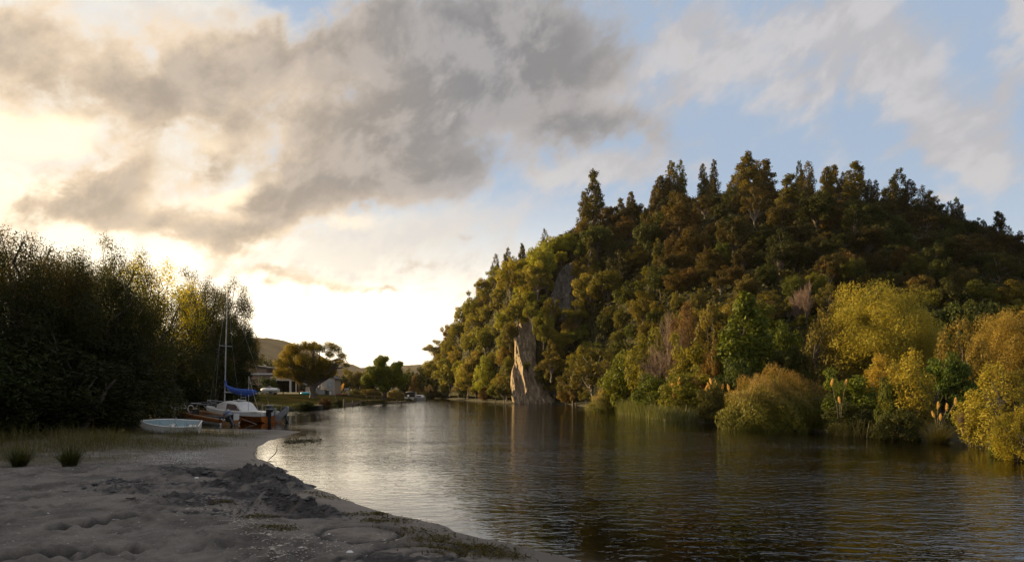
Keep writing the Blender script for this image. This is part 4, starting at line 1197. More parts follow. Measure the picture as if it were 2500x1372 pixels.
left(WILLOW[2], 'dark dense willow under the thin crown at the left end', 70, 610, 30, 300, DK2, 7)
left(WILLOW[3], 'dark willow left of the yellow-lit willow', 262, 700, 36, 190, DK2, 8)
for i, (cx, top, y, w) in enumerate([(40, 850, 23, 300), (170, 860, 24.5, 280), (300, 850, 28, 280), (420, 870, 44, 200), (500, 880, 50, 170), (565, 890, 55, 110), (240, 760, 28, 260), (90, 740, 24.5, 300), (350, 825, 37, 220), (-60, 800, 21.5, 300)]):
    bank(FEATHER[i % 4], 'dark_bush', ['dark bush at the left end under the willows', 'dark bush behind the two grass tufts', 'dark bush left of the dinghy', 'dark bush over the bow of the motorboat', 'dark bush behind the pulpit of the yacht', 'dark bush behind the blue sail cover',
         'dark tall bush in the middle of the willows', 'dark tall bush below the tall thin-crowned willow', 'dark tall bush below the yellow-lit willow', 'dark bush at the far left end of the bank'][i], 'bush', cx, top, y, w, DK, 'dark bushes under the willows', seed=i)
# more of the belt, unseen past the left edge, added to shade the beach
for i, (x, y, h) in enumerate([(-24.5, 22.5, 8), (-27, 26, 8.5), (-29.5, 22, 9), (-23.5, 17.5, 7.8), (-26.5, 18, 8), (-30, 16.5, 9), (-24.5, 13.5, 7.5), (-23, 9.5, 7.5), (-23.5, 5.5, 7.8), (-28, 9, 8.2), (-25.5, 4, 7.6), (-29, -1, 8.4), (-27, -7, 8), (-33, 14, 9), (-35, 5, 9.4)]):
    plant('willow_tree', WILLOW[i % 4], 'unseen dark willow of the belt, added to shade the beach', 'tree', x, y, .7, w=7.5, h=h, rz=i * 1.7, color=DK, group='unseen willows shading the beach')
for i, (px, py, y, s_) in enumerate([(35, 1035, 24, 1.0), (150, 1040, 25, .95), (60, 1030, 26, .9), (235, 1035, 27, .8), (405, 1010, 34, 1.1), (445, 1000, 37, 1.2), (330, 1030, 29, .8)]):
    x = (px - CX) / F * y
    t = thing('flax_plant', ['flax with long pale blades at the left edge under the willows', 'flax with bent pale blades above the two grass tufts', 'small flax behind the flax at the left edge', 'flax in the middle of the dark bank', 'flax with upright blades behind the dinghy', 'tall flax at the bow of the motorboat', 'low flax left of the dinghy'][i], 'flax', (x, y, base_z(x, y)), (0, 0, i * 2.1), 'flax along the dark bank')
    t.scale = (s_,) * 3
    o = link('blades', FLAX[i % 3], t); o.color = (.085, .095, .065, 1)
# grass in the foreground
g_ = rngk(500)
nb = 60000; X_ = g_.uniform(-26, -6.5, nb); Y_ = g_.uniform(13, 30, nb)
Z_, _, _, _, _ = ground_z(X_[None], Y_[None], fine=False); Z_ = Z_[0]
pr = sstep(13.0, 15.5, Y_ + 1.2 * fbm(X_ * .5, Y_ * .5, 3, 31)) * sstep(-9.2, -11.8, X_ + 2.2 * fbm(X_ * .4, Y_ * .4, 3, 33)) * sstep(28.5, 24, Y_) * sstep(-.25, .25, fbm(X_ * .7, Y_ * .9, 4, 35) + .1)
k_ = g_.random(nb) < pr
o = link('beach_grass', blade_mesh('beach_grass', np.stack([X_, Y_, Z_ - .02], 1)[k_], g_, g_.uniform(.05, .26, k_.sum()) * (1 + .9 * (fbm(X_[k_] * .5, Y_[k_] * .5, 2, 39) > .05)) * (1 + .9 * sstep(16, 18.5, Y_[k_]) * sstep(-11, -13.5, X_[k_])), .005, g_.uniform(.05, .7, k_.sum()), g_.uniform(0, .5, k_.sum()), None, 3))
o.color = (.105, .095, .028, 1); tag(o, 'low grass and weeds at the upper edge of the beach', kind='stuff')
for i, (px, py, s_) in enumerate([(48, 1132, 1.05), (170, 1131, 1.15)]):
    x, y, z = gp(px, py, .36)
    t = thing('grass_tuft', ['dark grass tuft on the beach, the smaller one at the left edge', 'dark grass tuft on the beach, the larger one right of the other'][i], 'grass tuft', (x, y, z - .03), (0, 0, i), 'grass tufts on the beach')
    t.scale = (s_,) * 3
    o = link('blades', TUFT[i], t); o.color = (.055, .062, .018, 1)
# ---- boats
M_WHITE = plain('white_gelcoat', (.62, .60, .57), .35, var=.12, dirt=(.40, .37, .32))
M_BLUEIN = plain('pale_blue_gelcoat', (.27, .37, .40), .4, var=.12)
M_ORANGE = plain('orange_gelcoat', (.42, .13, .025), .3, var=.2)
M_WOOD = plain('varnished_wood', (.27, .13, .045), .4, var=.35, scale=5)
M_PLY = plain('plywood', (.30, .19, .075), .6, var=.3)
M_BLACK = plain('black_cowling', (.018, .018, .020), .35, var=.2)
M_DARK = plain('dark_rubber', (.012, .012, .013), .8)
M_GREY = plain('grey_paint', (.30, .30, .31), .4)
M_ALU = plain('aluminium', (.48, .48, .47), .35, metal=.7, var=.1)
M_BLUE = plain('blue_canvas', (.030, .085, .36), .8, var=.3, scale=8, bump=.01)
M_TINT = plain('tinted_window', (.12, .075, .070), .12, var=.2)
M_CANVAS = plain('grey_canvas', (.10, .09, .085), .9, var=.3)
M_ROPE = plain('rope', (.42, .36, .27), .9)


def hull_mesh(mb, st, k0, k1):
    """Loft the stations between section points k0 and k1: port and starboard sides and, if k0 is the keel, across it."""
    for sgn in (1, -1):
        rg = [[(x, sgn * b, z) for b, z in sec[k0:k1 + 1]][::sgn] for x, sec in st]
        mb.loft(rg)
    return mb


# dinghy
D = thing('dinghy', 'small white dinghy with pale blue inside, heeled over on the beach', 'dinghy', (0, 0, 0))
dx_, dy_, dz_ = at(418, 1037, 26.2)
D.scale = (.93, .9, .9); D.location = (dx_, dy_, .36); D.rotation_euler = (R(-14), R(-1.5), R(180 + 17))
# local +X is the bow, +Y the far side after turning
dst = []
for i in range(15):
    t = i / 14; x = -1.2 + 2.4 * t
    hb = .60 * (1 - max(0, (t - .45) / .55) ** 2.2 * .93) * (.80 + .20 * min(1, t / .35)) 
    sh = .30 + .10 * t ** 2; kz = -.18 + .22 * max(0, (t - .72) / .28) ** 2
    dst.append((x, [(0, kz), (hb * .45, kz + .02), (hb * .74, kz + .10), (hb * .90, kz + .24), (hb, sh)]))
mb = MB(); hull_mesh(mb, dst, 0, 4)
b0 = dst[0][1]; mb._add([(-1.2, b, z) for b, z in b0] + [(-1.2, -b, z) for b, z in b0[::-1][:-1]], [tuple(range(9))])
mb.build('hull', M_WHITE, D)
mb = MB(); ins = [(x * .965, [(max(0, b - .035), z + .035) for b, z in sec[:-1]] + [(sec[-1][0] - .035, sec[-1][1])]) for x, sec in dst]
hull_mesh(mb, ins, 0, 4); mb.build('inner_shell', M_BLUEIN, D)
mb = MB()
pts = [(x, b, z + .01) for x, sec in dst for b, z in [sec[-1]]]
loop = pts + [(x, -y, z) for x, y, z in pts[::-1]]
mb.tube(loop + [loop[0]], .032, 8, cap=False); mb.build('gunwale', M_WHITE, D)
mb = MB(); mb.box((-1.145, 0, .10), (.03, .84, .36)); tr_ = mb.build('transom_board', M_PLY, D)
mb = MB(); mb.box((-1.09, 0, .16), (.07, .26, .20)); mb.build('motor_pad', M_PLY, tr_, .01)
mb = MB(); mb.box((.02, 0, .13), (.24, 1.06, .04)); mb.box((.13, 0, .0), (.03, .92, .24)); mb.build('middle_seat', M_WHITE, D, .01)
mb = MB(); mb.box((-.88, 0, .11), (.40, .96, .04)); mb.box((-.69, 0, -.02), (.03, .86, .24)); mb.build('stern_seat', M_WHITE, D, .01)
for s_ in (1, -1):
    mb = MB(); mb.box((-.08, s_ * .585, .345), (.10, .05, .06)); mb.tube([(-.08, s_ * .585, .36), (-.08, s_ * .585, .43)], .018, 6); mb.build('oarlock', M_ALU, D)


def outboard(par, loc, tilt, rz, head_mat, s=1.0, stripe=None):
    """An outboard motor clamped to a transom; local -X is aft."""
    o = bpy.data.objects.new('outboard_motor', None); COL.objects.link(o); o.parent = par; o.location = loc; o.rotation_euler = (0, tilt, rz); o.scale = (s, s, s)
    mb = MB()
    rg = [[(-.12 + a * .25 * q - (.04 * w), b * .17 * q, z) for a, b in [(math.cos(6.2832 * k / 12), math.sin(6.2832 * k / 12)) for k in range(12)]] for z, q, w in ((.06, .72, 0), (.10, .95, 0), (.24, 1.0, 0), (.36, .95, .2), (.42, .7, .4), (.44, .3, .5))]
    mb.loft(rg, closed=True, caps=True); h = mb.build('cowling', head_mat, o)
    if stripe:
        mb = MB(); mb.loft([[(c[0] * 1.012 - .001, c[1] * 1.03, z_) for c in rg[2]] for z_ in (.20, .26)], closed=True); mb.build('stripe', stripe, h)
    mb = MB(); mb.prism([(-.20, .07), (-.02, .07), (-.05, -.55), (-.17, -.55)], -.055, .055); mb.box((-.13, 0, -.56), (.34, .16, .02)); mb.prism([(-.18, -.56), (-.06, -.56), (-.08, -.85), (-.15, -.85)], -.025, .025)
    mb.tube([(-.26, 0, -.70), (-.02, 0, -.70), (.06, 0, -.70)], [.05, .055, .01], 8); mb.build('leg', M_BLACK, o)
    mb = MB(); 
    for k in range(3):
        a = k * 2.094; mb.box((-.29, math.sin(a) * .07, -.70 + math.cos(a) * .07), (.02, .07, .12), (a, 0, .4))
    mb.build('propeller', M_ALU, o)
    mb = MB(); mb.box((.03, 0, -.05), (.06, .18, .26)); mb.build('clamp', M_DARK, o)
    mb = MB(); mb.tube([(.02, 0, .10), (.45, 0, .16)], .02, 6); mb.build('tiller', M_BLACK, o)
    return o


# motorboat
Bx, By, _ = gp(561, 1037, 0)
B = thing('motorboat', 'open motorboat with orange-brown gunwales and white hull, bow on the bank before the yacht', 'motorboat', (Bx, By, -.03), (0, 0, 0))
B.scale = (1.1, 1.05, 1.08); B.rotation_euler = (0, R(-6.0), R(180 - 20))
mst = []
for i in range(17):
    t = i / 16; x = 4.7 * t
    hb = .86 * (1 - max(0, (t - .35) / .65) ** 2.4 * .96) * (.93 + .07 * min(1, t / .3)); sh = .36 + .16 * t ** 1.5; kz = -.22 + .42 * max(0, (t - .6) / .4) ** 2
    mst.append((x + .0, [(0, kz), (hb * .62, kz + .16), (hb * .86, kz + .24), (hb * .95, sh - .20), (hb, sh - .17), (hb * 1.02, sh)]))
mb = MB(); hull_mesh(mb, mst, 0, 3)
b0 = mst[0][1][:4]; mb._add([(0, b, z) for b, z in b0] + [(0, -b, z) for b, z in b0[::-1][:-1]], [tuple(range(7))]); mb.build('hull', M_WHITE, B)
mb = MB(); hull_mesh(mb, mst, 3, 5); mb.build('topsides', M_ORANGE, B)
mb = MB()
for s_ in (1, -1):
    mb.loft([[(x, s_ * (sec[5][0] + .02), sec[5][1] - .02), (x, s_ * (sec[5][0] + .02), sec[5][1] + .03), (x, s_ * max(0, sec[5][0] - .14), sec[5][1] + .035), (x, s_ * max(0, sec[5][0] - .15), sec[5][1] - .04)][::s_] for x, sec in mst])
mb.build('gunwale', M_WOOD, B)
mb = MB(); fd = [(x, sec[5][0] - .1, sec[5][1] + .035) for x, sec in mst if x > 3.1]
mb.loft([[(x, b, z), (x, b * .5, z + .05), (x, 0, z + .07), (x, -b * .5, z + .05), (x, -b, z)] for x, b, z in fd]); mb.build('foredeck', M_GREY, B)
mb = MB(); fl = [(x, sec[2][0] * .95, .02) for x, sec in mst if x < 3.2]; mb.loft([[(x, b, z), (x, -b, z)] for x, b, z in fl]); hull_mesh(mb, [(x, [(b - .03, .02), (sec[5][0] - .12, sec[5][1])]) for (x, b, z), (_, sec) in zip(fl, mst)], 0, 1)
mb.build('cockpit', M_WOOD, B)
mb = MB(); mb.box((2.3, .38, .26), (.5, .45, .40)); mb.box((2.08, .38, .52), (.08, .45, .3)); mb.build('seat', M_DARK, B, .03)
mb = MB(); mb.box((1.3, -.2, .22), (.9, .8, .30)); mb.build('engine_cover', M_DARK, B, .04)
mb = MB(); mb.box((.6, 0, .24), (.34, 1.3, .06)); mb.build('stern_thwart', M_WHITE, B, .01)
mb = MB()
for s_ in (1, -1): mb.tube([(3.25, s_ * .58, .55), (2.75, s_ * .62, .92)], .018, 6); mb.tube([(2.2, s_ * .72, .50), (2.75, s_ * .62, .92)], .014, 6)
mb.tube([(2.75, .62, .92), (2.75, -.62, .92)], .018, 6); ws_ = mb.build('windscreen_frame', M_ALU, B)
mb = MB(); mb.tube([(2.73, .62, .92), (2.2, .70, .98), (1.75, .70, .96)], .03, 6); mb.tube([(2.73, -.62, .94), (2.2, -.70, 1.02), (1.75, -.70, .98)], .05, 6); mb.tube([(1.75, .7, .96), (1.75, -.7, .98)], .05, 6)
mb.build('folded_canopy', M_CANVAS, B)
mb = MB(); mb.tube([(2.6 + .02 * math.sin(a), .25 + .2 * math.cos(a), .62 + .2 * math.sin(a)) for a in [k * .3491 for k in range(19)]], .03, 6, cap=False); mb.build('steering_wheel', M_WHITE, B)
mb = MB(); mb.box((-.02, 0, .12), (.05, 1.2, .34)); mb.build('transom', M_WOOD, B)
outboard(B, (-.10, .30, .40), R(38), 0, M_GREY, 1.0, M_BLUE)
mb = MB(); mb.box((.30, -.25, .40), (.30, .36, .34)); mb.build('fuel_tank', M_DARK, B, .04)
mb = MB(); mb.box((.02, -.45, .42), (.06, .4, .40)); mb.build('motor_bracket', M_WHITE, B, .01)
# registration letters on the near side
cu = bpy.data.curves.new('registration', 'FONT'); cu.body = 'MALSO'; cu.size = .26; cu.extrude = .004; cu.align_x = 'CENTER'; cu.align_y = 'CENTER'
_to = bpy.data.objects.new('lettering', cu); COL.objects.link(_to); bpy.context.view_layer.update()
_me = bpy.data.meshes.new_from_object(_to.evaluated_get(bpy.context.evaluated_depsgraph_get())); bpy.data.objects.remove(_to)
_me.materials.clear(); _me.materials.append(M_BLACK)
lt = link('registration_letters', _me, B)
lt.location = (2.05, .845, .125); lt.rotation_euler = (R(90 - 7), 0, R(180))
mb = MB(); mb.tube([(.25, -.85, .38), (-.9, -1.3, .05), (-2.2, -1.7, -.25)], .012, 5); mb.build('mooring_line', M_ROPE, B)

# yacht
Yx, Yy, _ = gp(664, 1031, 0)
Y = thing('sailing_yacht', 'moored sailing yacht with orange hull, white cabin and blue sail cover on the boom', 'sailboat', (Yx, Yy, 0), (0, 0, R(180 - 27)))
yst = []
for i in range(19):
    t = i / 18; x = 6.3 * t
    hb = 1.12 * (1 - max(0, (t - .4) / .6) ** 2.1 * .98) * (.80 + .20 * min(1, t / .4)); sh = .62 + .34 * t ** 1.6; kz = -.22 + .5 * max(0, (t - .7) / .3) ** 2 + .10 * max(0, .25 - t) * 4
    yst.append((x, [(0, kz), (hb * .6, kz + .12), (hb * .88, .12 + kz * .3), (hb * .97, sh - .24), (hb, sh - .22), (hb * 1.0, sh)]))
mb = MB(); hull_mesh(mb, yst, 0, 4)
b0 = yst[0][1][:5]; mb._add([(0, b, z) for b, z in b0] + [(0, -b, z) for b, z in b0[::-1][:-1]], [tuple(range(9))]); mb.build('hull', M_ORANGE, Y)
mb = MB(); hull_mesh(mb, yst, 4, 5)
mb.loft([[(x, sec[5][0], sec[5][1]), (x, sec[5][0] * .5, sec[5][1] + .05), (x, 0, sec[5][1] + .07), (x, -sec[5][0] * .5, sec[5][1] + .05), (x, -sec[5][0], sec[5][1])] for x, sec in yst if x > 2.0 or x < .4])
mb.box((1.2, .74, .68), (1.75, .34, .05)); mb.box((1.2, -.74, .68), (1.75, .34, .05)); mb.box((-.005, 0, .54), (.03, 1.76, .22)); mb.build('deck', M_WHITE, Y)
mb = MB(); mb.box((1.2, 0, .30), (1.7, 1.1, .05)); mb.box((1.2, .56, .48), (1.7, .04, .40)); mb.box((1.2, -.56, .48), (1.7, .04, .40)); mb.build('cockpit', M_WHITE, Y)
# cabin with raked ends
cab = [(2.0, .70, .66, .70), (2.55, .74, .70, 1.26), (3.2, .74, .72, 1.34), (4.0, .66, .76, 1.32), (4.55, .52, .82, 1.18), (5.0, .36, .88, .92)]
mb = MB(); mb.loft([[(x, b, z0), (x, b * .93, z0 + (z1 - z0) * .8), (x, b * .72, z1), (x, 0, z1 + .04 * (z1 > .95)), (x, -b * .72, z1), (x, -b * .93, z0 + (z1 - z0) * .8), (x, -b, z0)] for x, b, z0, z1 in cab], caps=True)
cb = mb.build('cabin', M_WHITE, Y)
mb = MB()
for s_ in (1, -1): mb.loft([[(2.12, s_ * .725, .74), (2.55, s_ * .758, .77), (3.1, s_ * .758, .79), (3.42, s_ * .745, .81)][::s_], [(2.5, s_ * .705, 1.10), (2.62, s_ * .712, 1.14), (3.1, s_ * .715, 1.20), (3.35, s_ * .712, 1.16)][::s_]])
mb.build('window', M_TINT, cb)
mb = MB(); mb.box((3.0, 0, 1.40), (.6, .6, .05)); mb.ball((2.75, .3, 1.43), .07, 8, 6); mb.build('hatch', M_WHITE, cb, .01)
mb = MB()
for s_ in (1, -1):
    mb.tube([(5.2, s_ * .42, .86), (5.25, s_ * .42, 1.30), (6.1, s_ * .10, 1.40)], .016, 6); mb.tube([(5.9, s_ * .12, .92), (6.1, s_ * .10, 1.40)], .016, 6)
    mb.tube([(5.25, s_ * .42, 1.30), (3.6, s_ * .85, 1.22), (2.0, s_ * 1.0, 1.15)], .007, 5); mb.tube([(3.6, s_ * .85, .78), (3.6, s_ * .85, 1.24)], .012, 5); mb.tube([(2.0, s_ * 1.0, .68), (2.0, s_ * 1.0, 1.18)], .012, 5)
mb.tube([(6.1, .1, 1.4), (6.1, -.1, 1.4)], .016, 6); mb.build('pulpit', M_ALU, Y)
mb = MB(); mb.tube([(4.5, 0, .95), (4.35, 0, 5.0), (4.17, 0, 9.05)], [.045, .04, .028], 8); mb.tube([(4.16, 0, 9.0), (4.16, 0, 9.25)], .008, 4); ma = mb.build('mast', M_GREY, Y)
mb = MB(); mb.tube([(4.36, .5, 5.05), (4.36, -.5, 5.05)], .018, 5); mb.build('spreader', M_ALU, ma)
mb = MB(); mb.tube([(4.17, 0, 8.6), (6.05, 0, 1.0)], .0035, 4); mb.tube([(4.17, 0, 9.0), (.05, 0, .7)], .0035, 4)
for s_ in (1, -1): mb.tube([(4.17, 0, 8.9), (4.36, s_ * .5, 5.05), (4.2, s_ * 1.0, .8)], .0035, 4)
mb.build('stay', M_ALU, ma)
mb = MB(); mb.tube([(4.42, 0, 1.95), (1.35, 0, 1.86)], .045, 8); bo = mb.build('boom', M_ALU, Y)
cv = [(4.40, 2.72, .07), (4.36, 2.5, .11), (4.22, 2.28, .16), (3.9, 2.12, .19), (3.4, 2.02, .19), (2.8, 1.94, .20), (2.2, 1.90, .23), (1.8, 1.92, .20), (1.5, 1.94, .10), (1.36, 1.94, .04)]
g_ = rngk(600); rg = []
for i, (x, z, r_) in enumerate(cv):
    rg.append([(x + .10 * math.sin(a) * (i < 3), r_ * .62 * math.cos(a) * (1 + g_.normal() * .07), z + r_ * math.sin(a) * (1 + g_.normal() * .07)) for a in [6.2832 * k / 14 for k in range(14)]])
mb = MB(); mb.loft(rg, closed=True, caps=True); mb.build('sail_cover', M_BLUE, Y)
mb = MB(); mb.tube([(2.05, .1, .7), (2.02, .1, 3.0)], .018, 5); mb.tube([(2.02, .1, 2.95), (.9, .3, .75)], .010, 4); mb.build('boom_crutch', M_ALU, Y)
mb = MB()
for q in (.12, -.26): mb.tube([(2.75, q, 1.36), (2.72, q, 1.98)], .014, 5)
mb.tube([(2.74, .12, 1.6), (2.74, -.26, 1.6)], .012, 5); mb.tube([(2.73, .12, 1.8), (2.73, -.26, 1.8)], .012, 5); mb.build('cabin_ladder', M_ALU, Y)
mb = MB(); mb.tube([(.05, .8, .66), (.05, .8, 1.1), (.05, -.1, 1.14), (.05, -.8, 1.1), (.05, -.8, .66)], .014, 5); mb.build('stern_rail', M_ALU, Y)
mb = MB(); mb.ball((2.05, 1.22, .36), .19, 14, 10); fe = mb.build('fender', M_BLUE, Y)
mb = MB(); mb.tube([(2.05, 1.22, .54), (2.05, 1.0, .95)], .008, 4); mb.build('fender_line', M_ROPE, fe)
outboard(Y, (-.12, .42, .62), 0, 0, M_BLACK, 1.15, M_GREY)
ru = MB(); ru.prism([(-.10, .10), (-.42, .02), (-1.30, .72), (-1.36, .98), (-1.22, 1.05), (-.12, .42)], -.03, .03); ro = ru.build('rudder', M_GREY, Y, .012); ro.location = (0, -.15, 0)
mb = MB(); mb.box((-.12, -.15, .68), (.12, .10, .52)); mb.build('rudder_head', M_GREY, Y, .01)
outboard(Y, (-.45, -.55, .55), R(20), 0, M_BLACK, 1.0)
mb = MB(); mb.tube([(4.6, .35, .98), (4.9, .3, 1.05), (5.1, .2, 1.0), (4.8, -.1, 1.1)], [.12, .16, .14, .08], 8); mb.build('folded_sail', M_CANVAS, Y)
# ---- the lawn and what stands on it
M_TAN = plain('painted_board', (.36, .30, .24), .8, var=.15); M_CREAM = plain('cream_paint', (.55, .50, .44), .7, var=.1); M_BROWNW = plain('brown_weatherboard', (.17, .115, .08), .85, var=.2)
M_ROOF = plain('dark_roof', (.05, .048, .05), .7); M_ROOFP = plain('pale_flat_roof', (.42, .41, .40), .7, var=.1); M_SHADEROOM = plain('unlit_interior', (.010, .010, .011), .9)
M_GLASS = plain('window_glass', (.20, .23, .20), .08, var=.2, scale=2); M_TIMBER = plain('weathered_timber', (.085, .065, .045), .9, var=.4, scale=8); M_TIMBERP = plain('pale_timber', (.26, .18, .10), .85, var=.3)
M_TURQ = plain('turquoise_vinyl', (.03, .36, .42), .4); M_RED = plain('red_plastic', (.36, .05, .025), .5); M_PINK = plain('peach_plastic', (.50, .26, .19), .5)


def lz(x, y): return ground_at(x, y)


# a spreading tree and a round tree
def lawn_tree(name, label, cx, py, y, blobs, wn, seed, color, n_leaf, L, W, trunk_r, fork, mat=M_LEAF, thin=None):
    """blobs: photo pixel, radius in pixels, depth offset in metres."""
    x0 = (cx - CX) / F * y; z0 = lz(x0, y); g = rngk(seed); cl = []; th = []
    for bx, by, br, t_ in blobs:
        for k in range(3):
            X, _, Z = at(bx, by, y); r = br / F * y * (1 if k == 0 else .8)
            cl.append((X - x0 + g.normal() * r * .35 * (k > 0), (0 if k == 0 else g.uniform(-1, 1)) * wn, Z - z0 + g.normal() * r * .25 * (k > 0), r, r, r * .85)); th.append(t_)
    p = Proto(name, cl, g, fork, trunk_r, n_leaf, L, W, mat=mat, up=.1, limbs=len(cl) // 2 + 8, shell=.35, stems=2, base_spread=.25, thin=np.array(th))
    t = thing(name, label, 'tree', (x0, y, z0 - .1))
    link('trunk', p.trunk, t); c = link('crown', p.crown, t); c.color = (*color, 1)
    return t


lawn_tree('spreading_tree', 'spreading tree with a thin sunlit right side in the middle of the lawn', 765, 968, 92,
          [(700, 868, 20, 1), (690, 890, 17, 1), (692, 912, 16, 1), (722, 850, 19, 1), (745, 842, 15, 1), (720, 880, 22, 1), (715, 910, 20, 1), (745, 875, 22, 1), (770, 885, 22, 1), (795, 890, 20, 1), (745, 905, 22, 1), (775, 910, 22, 1), (800, 908, 17, 1), (760, 925, 18, 1),
           (770, 850, 14, .8), (765, 838, 10, .8), (735, 925, 14, 1), (802, 842, 14, .55), (822, 850, 14, .5), (838, 868, 12, .5), (842, 885, 10, .45), (825, 880, 13, .4), (806, 862, 14, .5), (785, 848, 12, .6)], 2.6, 650, (.15, .125, .024), 60000, .10, .045, .34, 3.2, M_LEAF_THIN)
lawn_tree('round_tree', 'round green tree with two tops on the lawn by the jetty', 938, 970, 112,
          [(928, 885, 17, 1), (935, 876, 12, 1), (968, 892, 14, 1), (975, 886, 8, 1), (908, 905, 18, 1), (935, 905, 22, 1), (965, 908, 20, 1), (985, 920, 14, 1), (895, 922, 14, 1), (920, 928, 20, 1), (950, 930, 20, 1), (975, 935, 15, 1), (900, 940, 10, 1), (940, 945, 14, 1)], 2.6, 660, (.11, .135, .018), 30000, .12, .07, .24, 2.4)

# bushes and trees behind the lawn
def back(proto, name, label, cat, cx, top, y, wpx, color, group=None, seed=0): return bank(proto, name, label, cat, cx, top, y, wpx, color, group, seed=seed)
GBK = 'bushes behind the lawn'
for i, (k, cx, top, y, w, c, lab) in enumerate([
        (BROAD[0], 850, 902, 150, 52, OLIVE, 'olive tree right of the small shed'), (BROAD[1], 876, 906, 150, 46, (.14, .115, .025), 'gold-topped tree between the spreading tree and the round tree'), (BROAD[2], 832, 920, 138, 44, DKGREEN, 'dark tree directly behind the small shed'),
        (BROAD[3], 900, 912, 160, 40, DKGREEN, 'dark tree left behind the round tree'), (BROAD[4], 1000, 902, 172, 40, GREEN, 'green tree right behind the round tree'), (BROAD[5], 1022, 898, 182, 46, DKGREEN, 'dark green tree at the bend of the river'),
        (BROAD[0], 1050, 886, 190, 46, GREEN, 'bright green tree at the left foot of the hill'), (BROAD[1], 1072, 905, 184, 40, DKGREEN, 'dark tree low at the left foot of the hill'), (BROAD[2], 1040, 920, 172, 44, DKGREEN, 'dark low tree over the far moored boats'),
        (CONE[0], 1013, 917, 150, 26, (.15, .11, .03), 'gold-topped narrow tree above the black-canopied boat'), (BROAD[3], 985, 925, 150, 30, DKGREEN, 'dark tree behind the jetty'), (BROAD[4], 640, 872, 190, 60, DKGREEN, 'dark tree behind the house'),
        (BROAD[5], 690, 905, 150, 50, DKGREEN, 'dark tree behind the open garage'), (BROAD[2], 570, 880, 130, 70, DK, 'dark tree left of the brown house'), (BROAD[1], 812, 915, 146, 34, OLIVE, 'olive tree above the roof of the shed')]):
    back(k, 'lawn_edge_tree', lab, 'tree', cx, top, y, w, c, 'trees behind the lawn', i)
for i, (cx, top, y, w, c, lab) in enumerate([
        (652, 920, 114, 46, (.03, .05, .014), 'dark green hedge bush left of the open garage'), (668, 919, 113, 18, (.07, .09, .02), 'bright green bush at the corner of the garage'), (736, 934, 112, 20, (.035, .035, .016), 'dark round bush between the garage and the deck'),
        (865, 952, 128, 46, (.10, .10, .03), 'pale low bush behind the climbing frame'), (900, 949, 126, 44, (.12, .105, .03), 'sunlit low bush left of the round tree trunk'), (965, 950, 135, 46, (.12, .10, .03), 'sunlit low bush right of the round tree trunk'),
        (920, 946, 140, 34, (.13, .095, .03), 'orange low bush behind the round tree trunk'), (1005, 946, 158, 40, (.12, .075, .045), 'pinkish bush behind the black-canopied boat'), (1050, 948, 170, 40, (.10, .08, .04), 'brown bush at the far water bend'),
        (826, 974, 79, 24, (.03, .038, .014), 'dark bush standing in the water before the retaining wall'), (793, 972, 74, 34, (.07, .035, .018), 'rust-brown reedy bush at the end of the sunken pontoon'), (745, 978, 68, 46, (.04, .05, .015), 'low green bush along the lawn bank'), (620, 935, 108, 40, (.03, .035, .013), 'dark bush under the timber frame'),
        (1030, 958, 165, 40, DKGREEN, 'dark low bush at the waterline beyond the cabin boat'), (1075, 955, 172, 50, DKGREEN, 'dark low bush at the waterline below the hill')]):
    back(LEAFY[i % 6], 'lawn_bush', lab, 'bush', cx, top, y, w, c, GBK, 20 + i)
toetoe('far pampas plumes catching the light right of the shed', 828, 963, 124, 1.0, [(820, 952), (824, 955), (831, 949), (833, 947)], leaf=False)
toetoe('far pampas plumes under the hill beyond the cabin boat', 1048, 966, 168, 1.0, [(962 + 84, 952), (1057, 949), (1041, 953)], leaf=False)

# bank grass along the water before the lawn
g_ = rngk(700); nb = 5200
px_ = g_.uniform(640, 850, nb); y_ = np.interp(px_, [640, 690, 760, 850], [58, 62, 70, 82]) + g_.uniform(-.6, 2.2, nb); x_ = (px_ - CX) / F * y_
z_ = ground_z(x_[None], y_[None], fine=False)[0][0]
o = link('bank_grass', blade_mesh('bank_grass', np.stack([x_, y_, z_ - .05], 1)[z_ > -.05], g_, g_.uniform(.2, .7, (z_ > -.05).sum()), .02, g_.uniform(.05, .5, (z_ > -.05).sum()), .3, None, 3))
o.color = (.055, .07, .016, 1); tag(o, 'rough green grass on the bank between lawn and water', kind='stuff')

# shed
def px_box(mb, x0, x1, yt, yb, y, depth): 
    a = at(x0, yb, y); b = at(x1, yt, y)
    return mb.box(((a[0] + b[0]) / 2, y + depth / 2, (a[2] + b[2]) / 2), (b[0] - a[0], depth, b[2] - a[2]))


def local(ob, loc):
    ob.location = loc
    for ch in ob.children: ch.location = ch.location - Vector(loc)
    return ob


def finish(t, loc):
    """Move the thing's base to its foot; parts were built in world places."""
    t.location = loc
    for ch in t.children: ch.location = -Vector(loc)


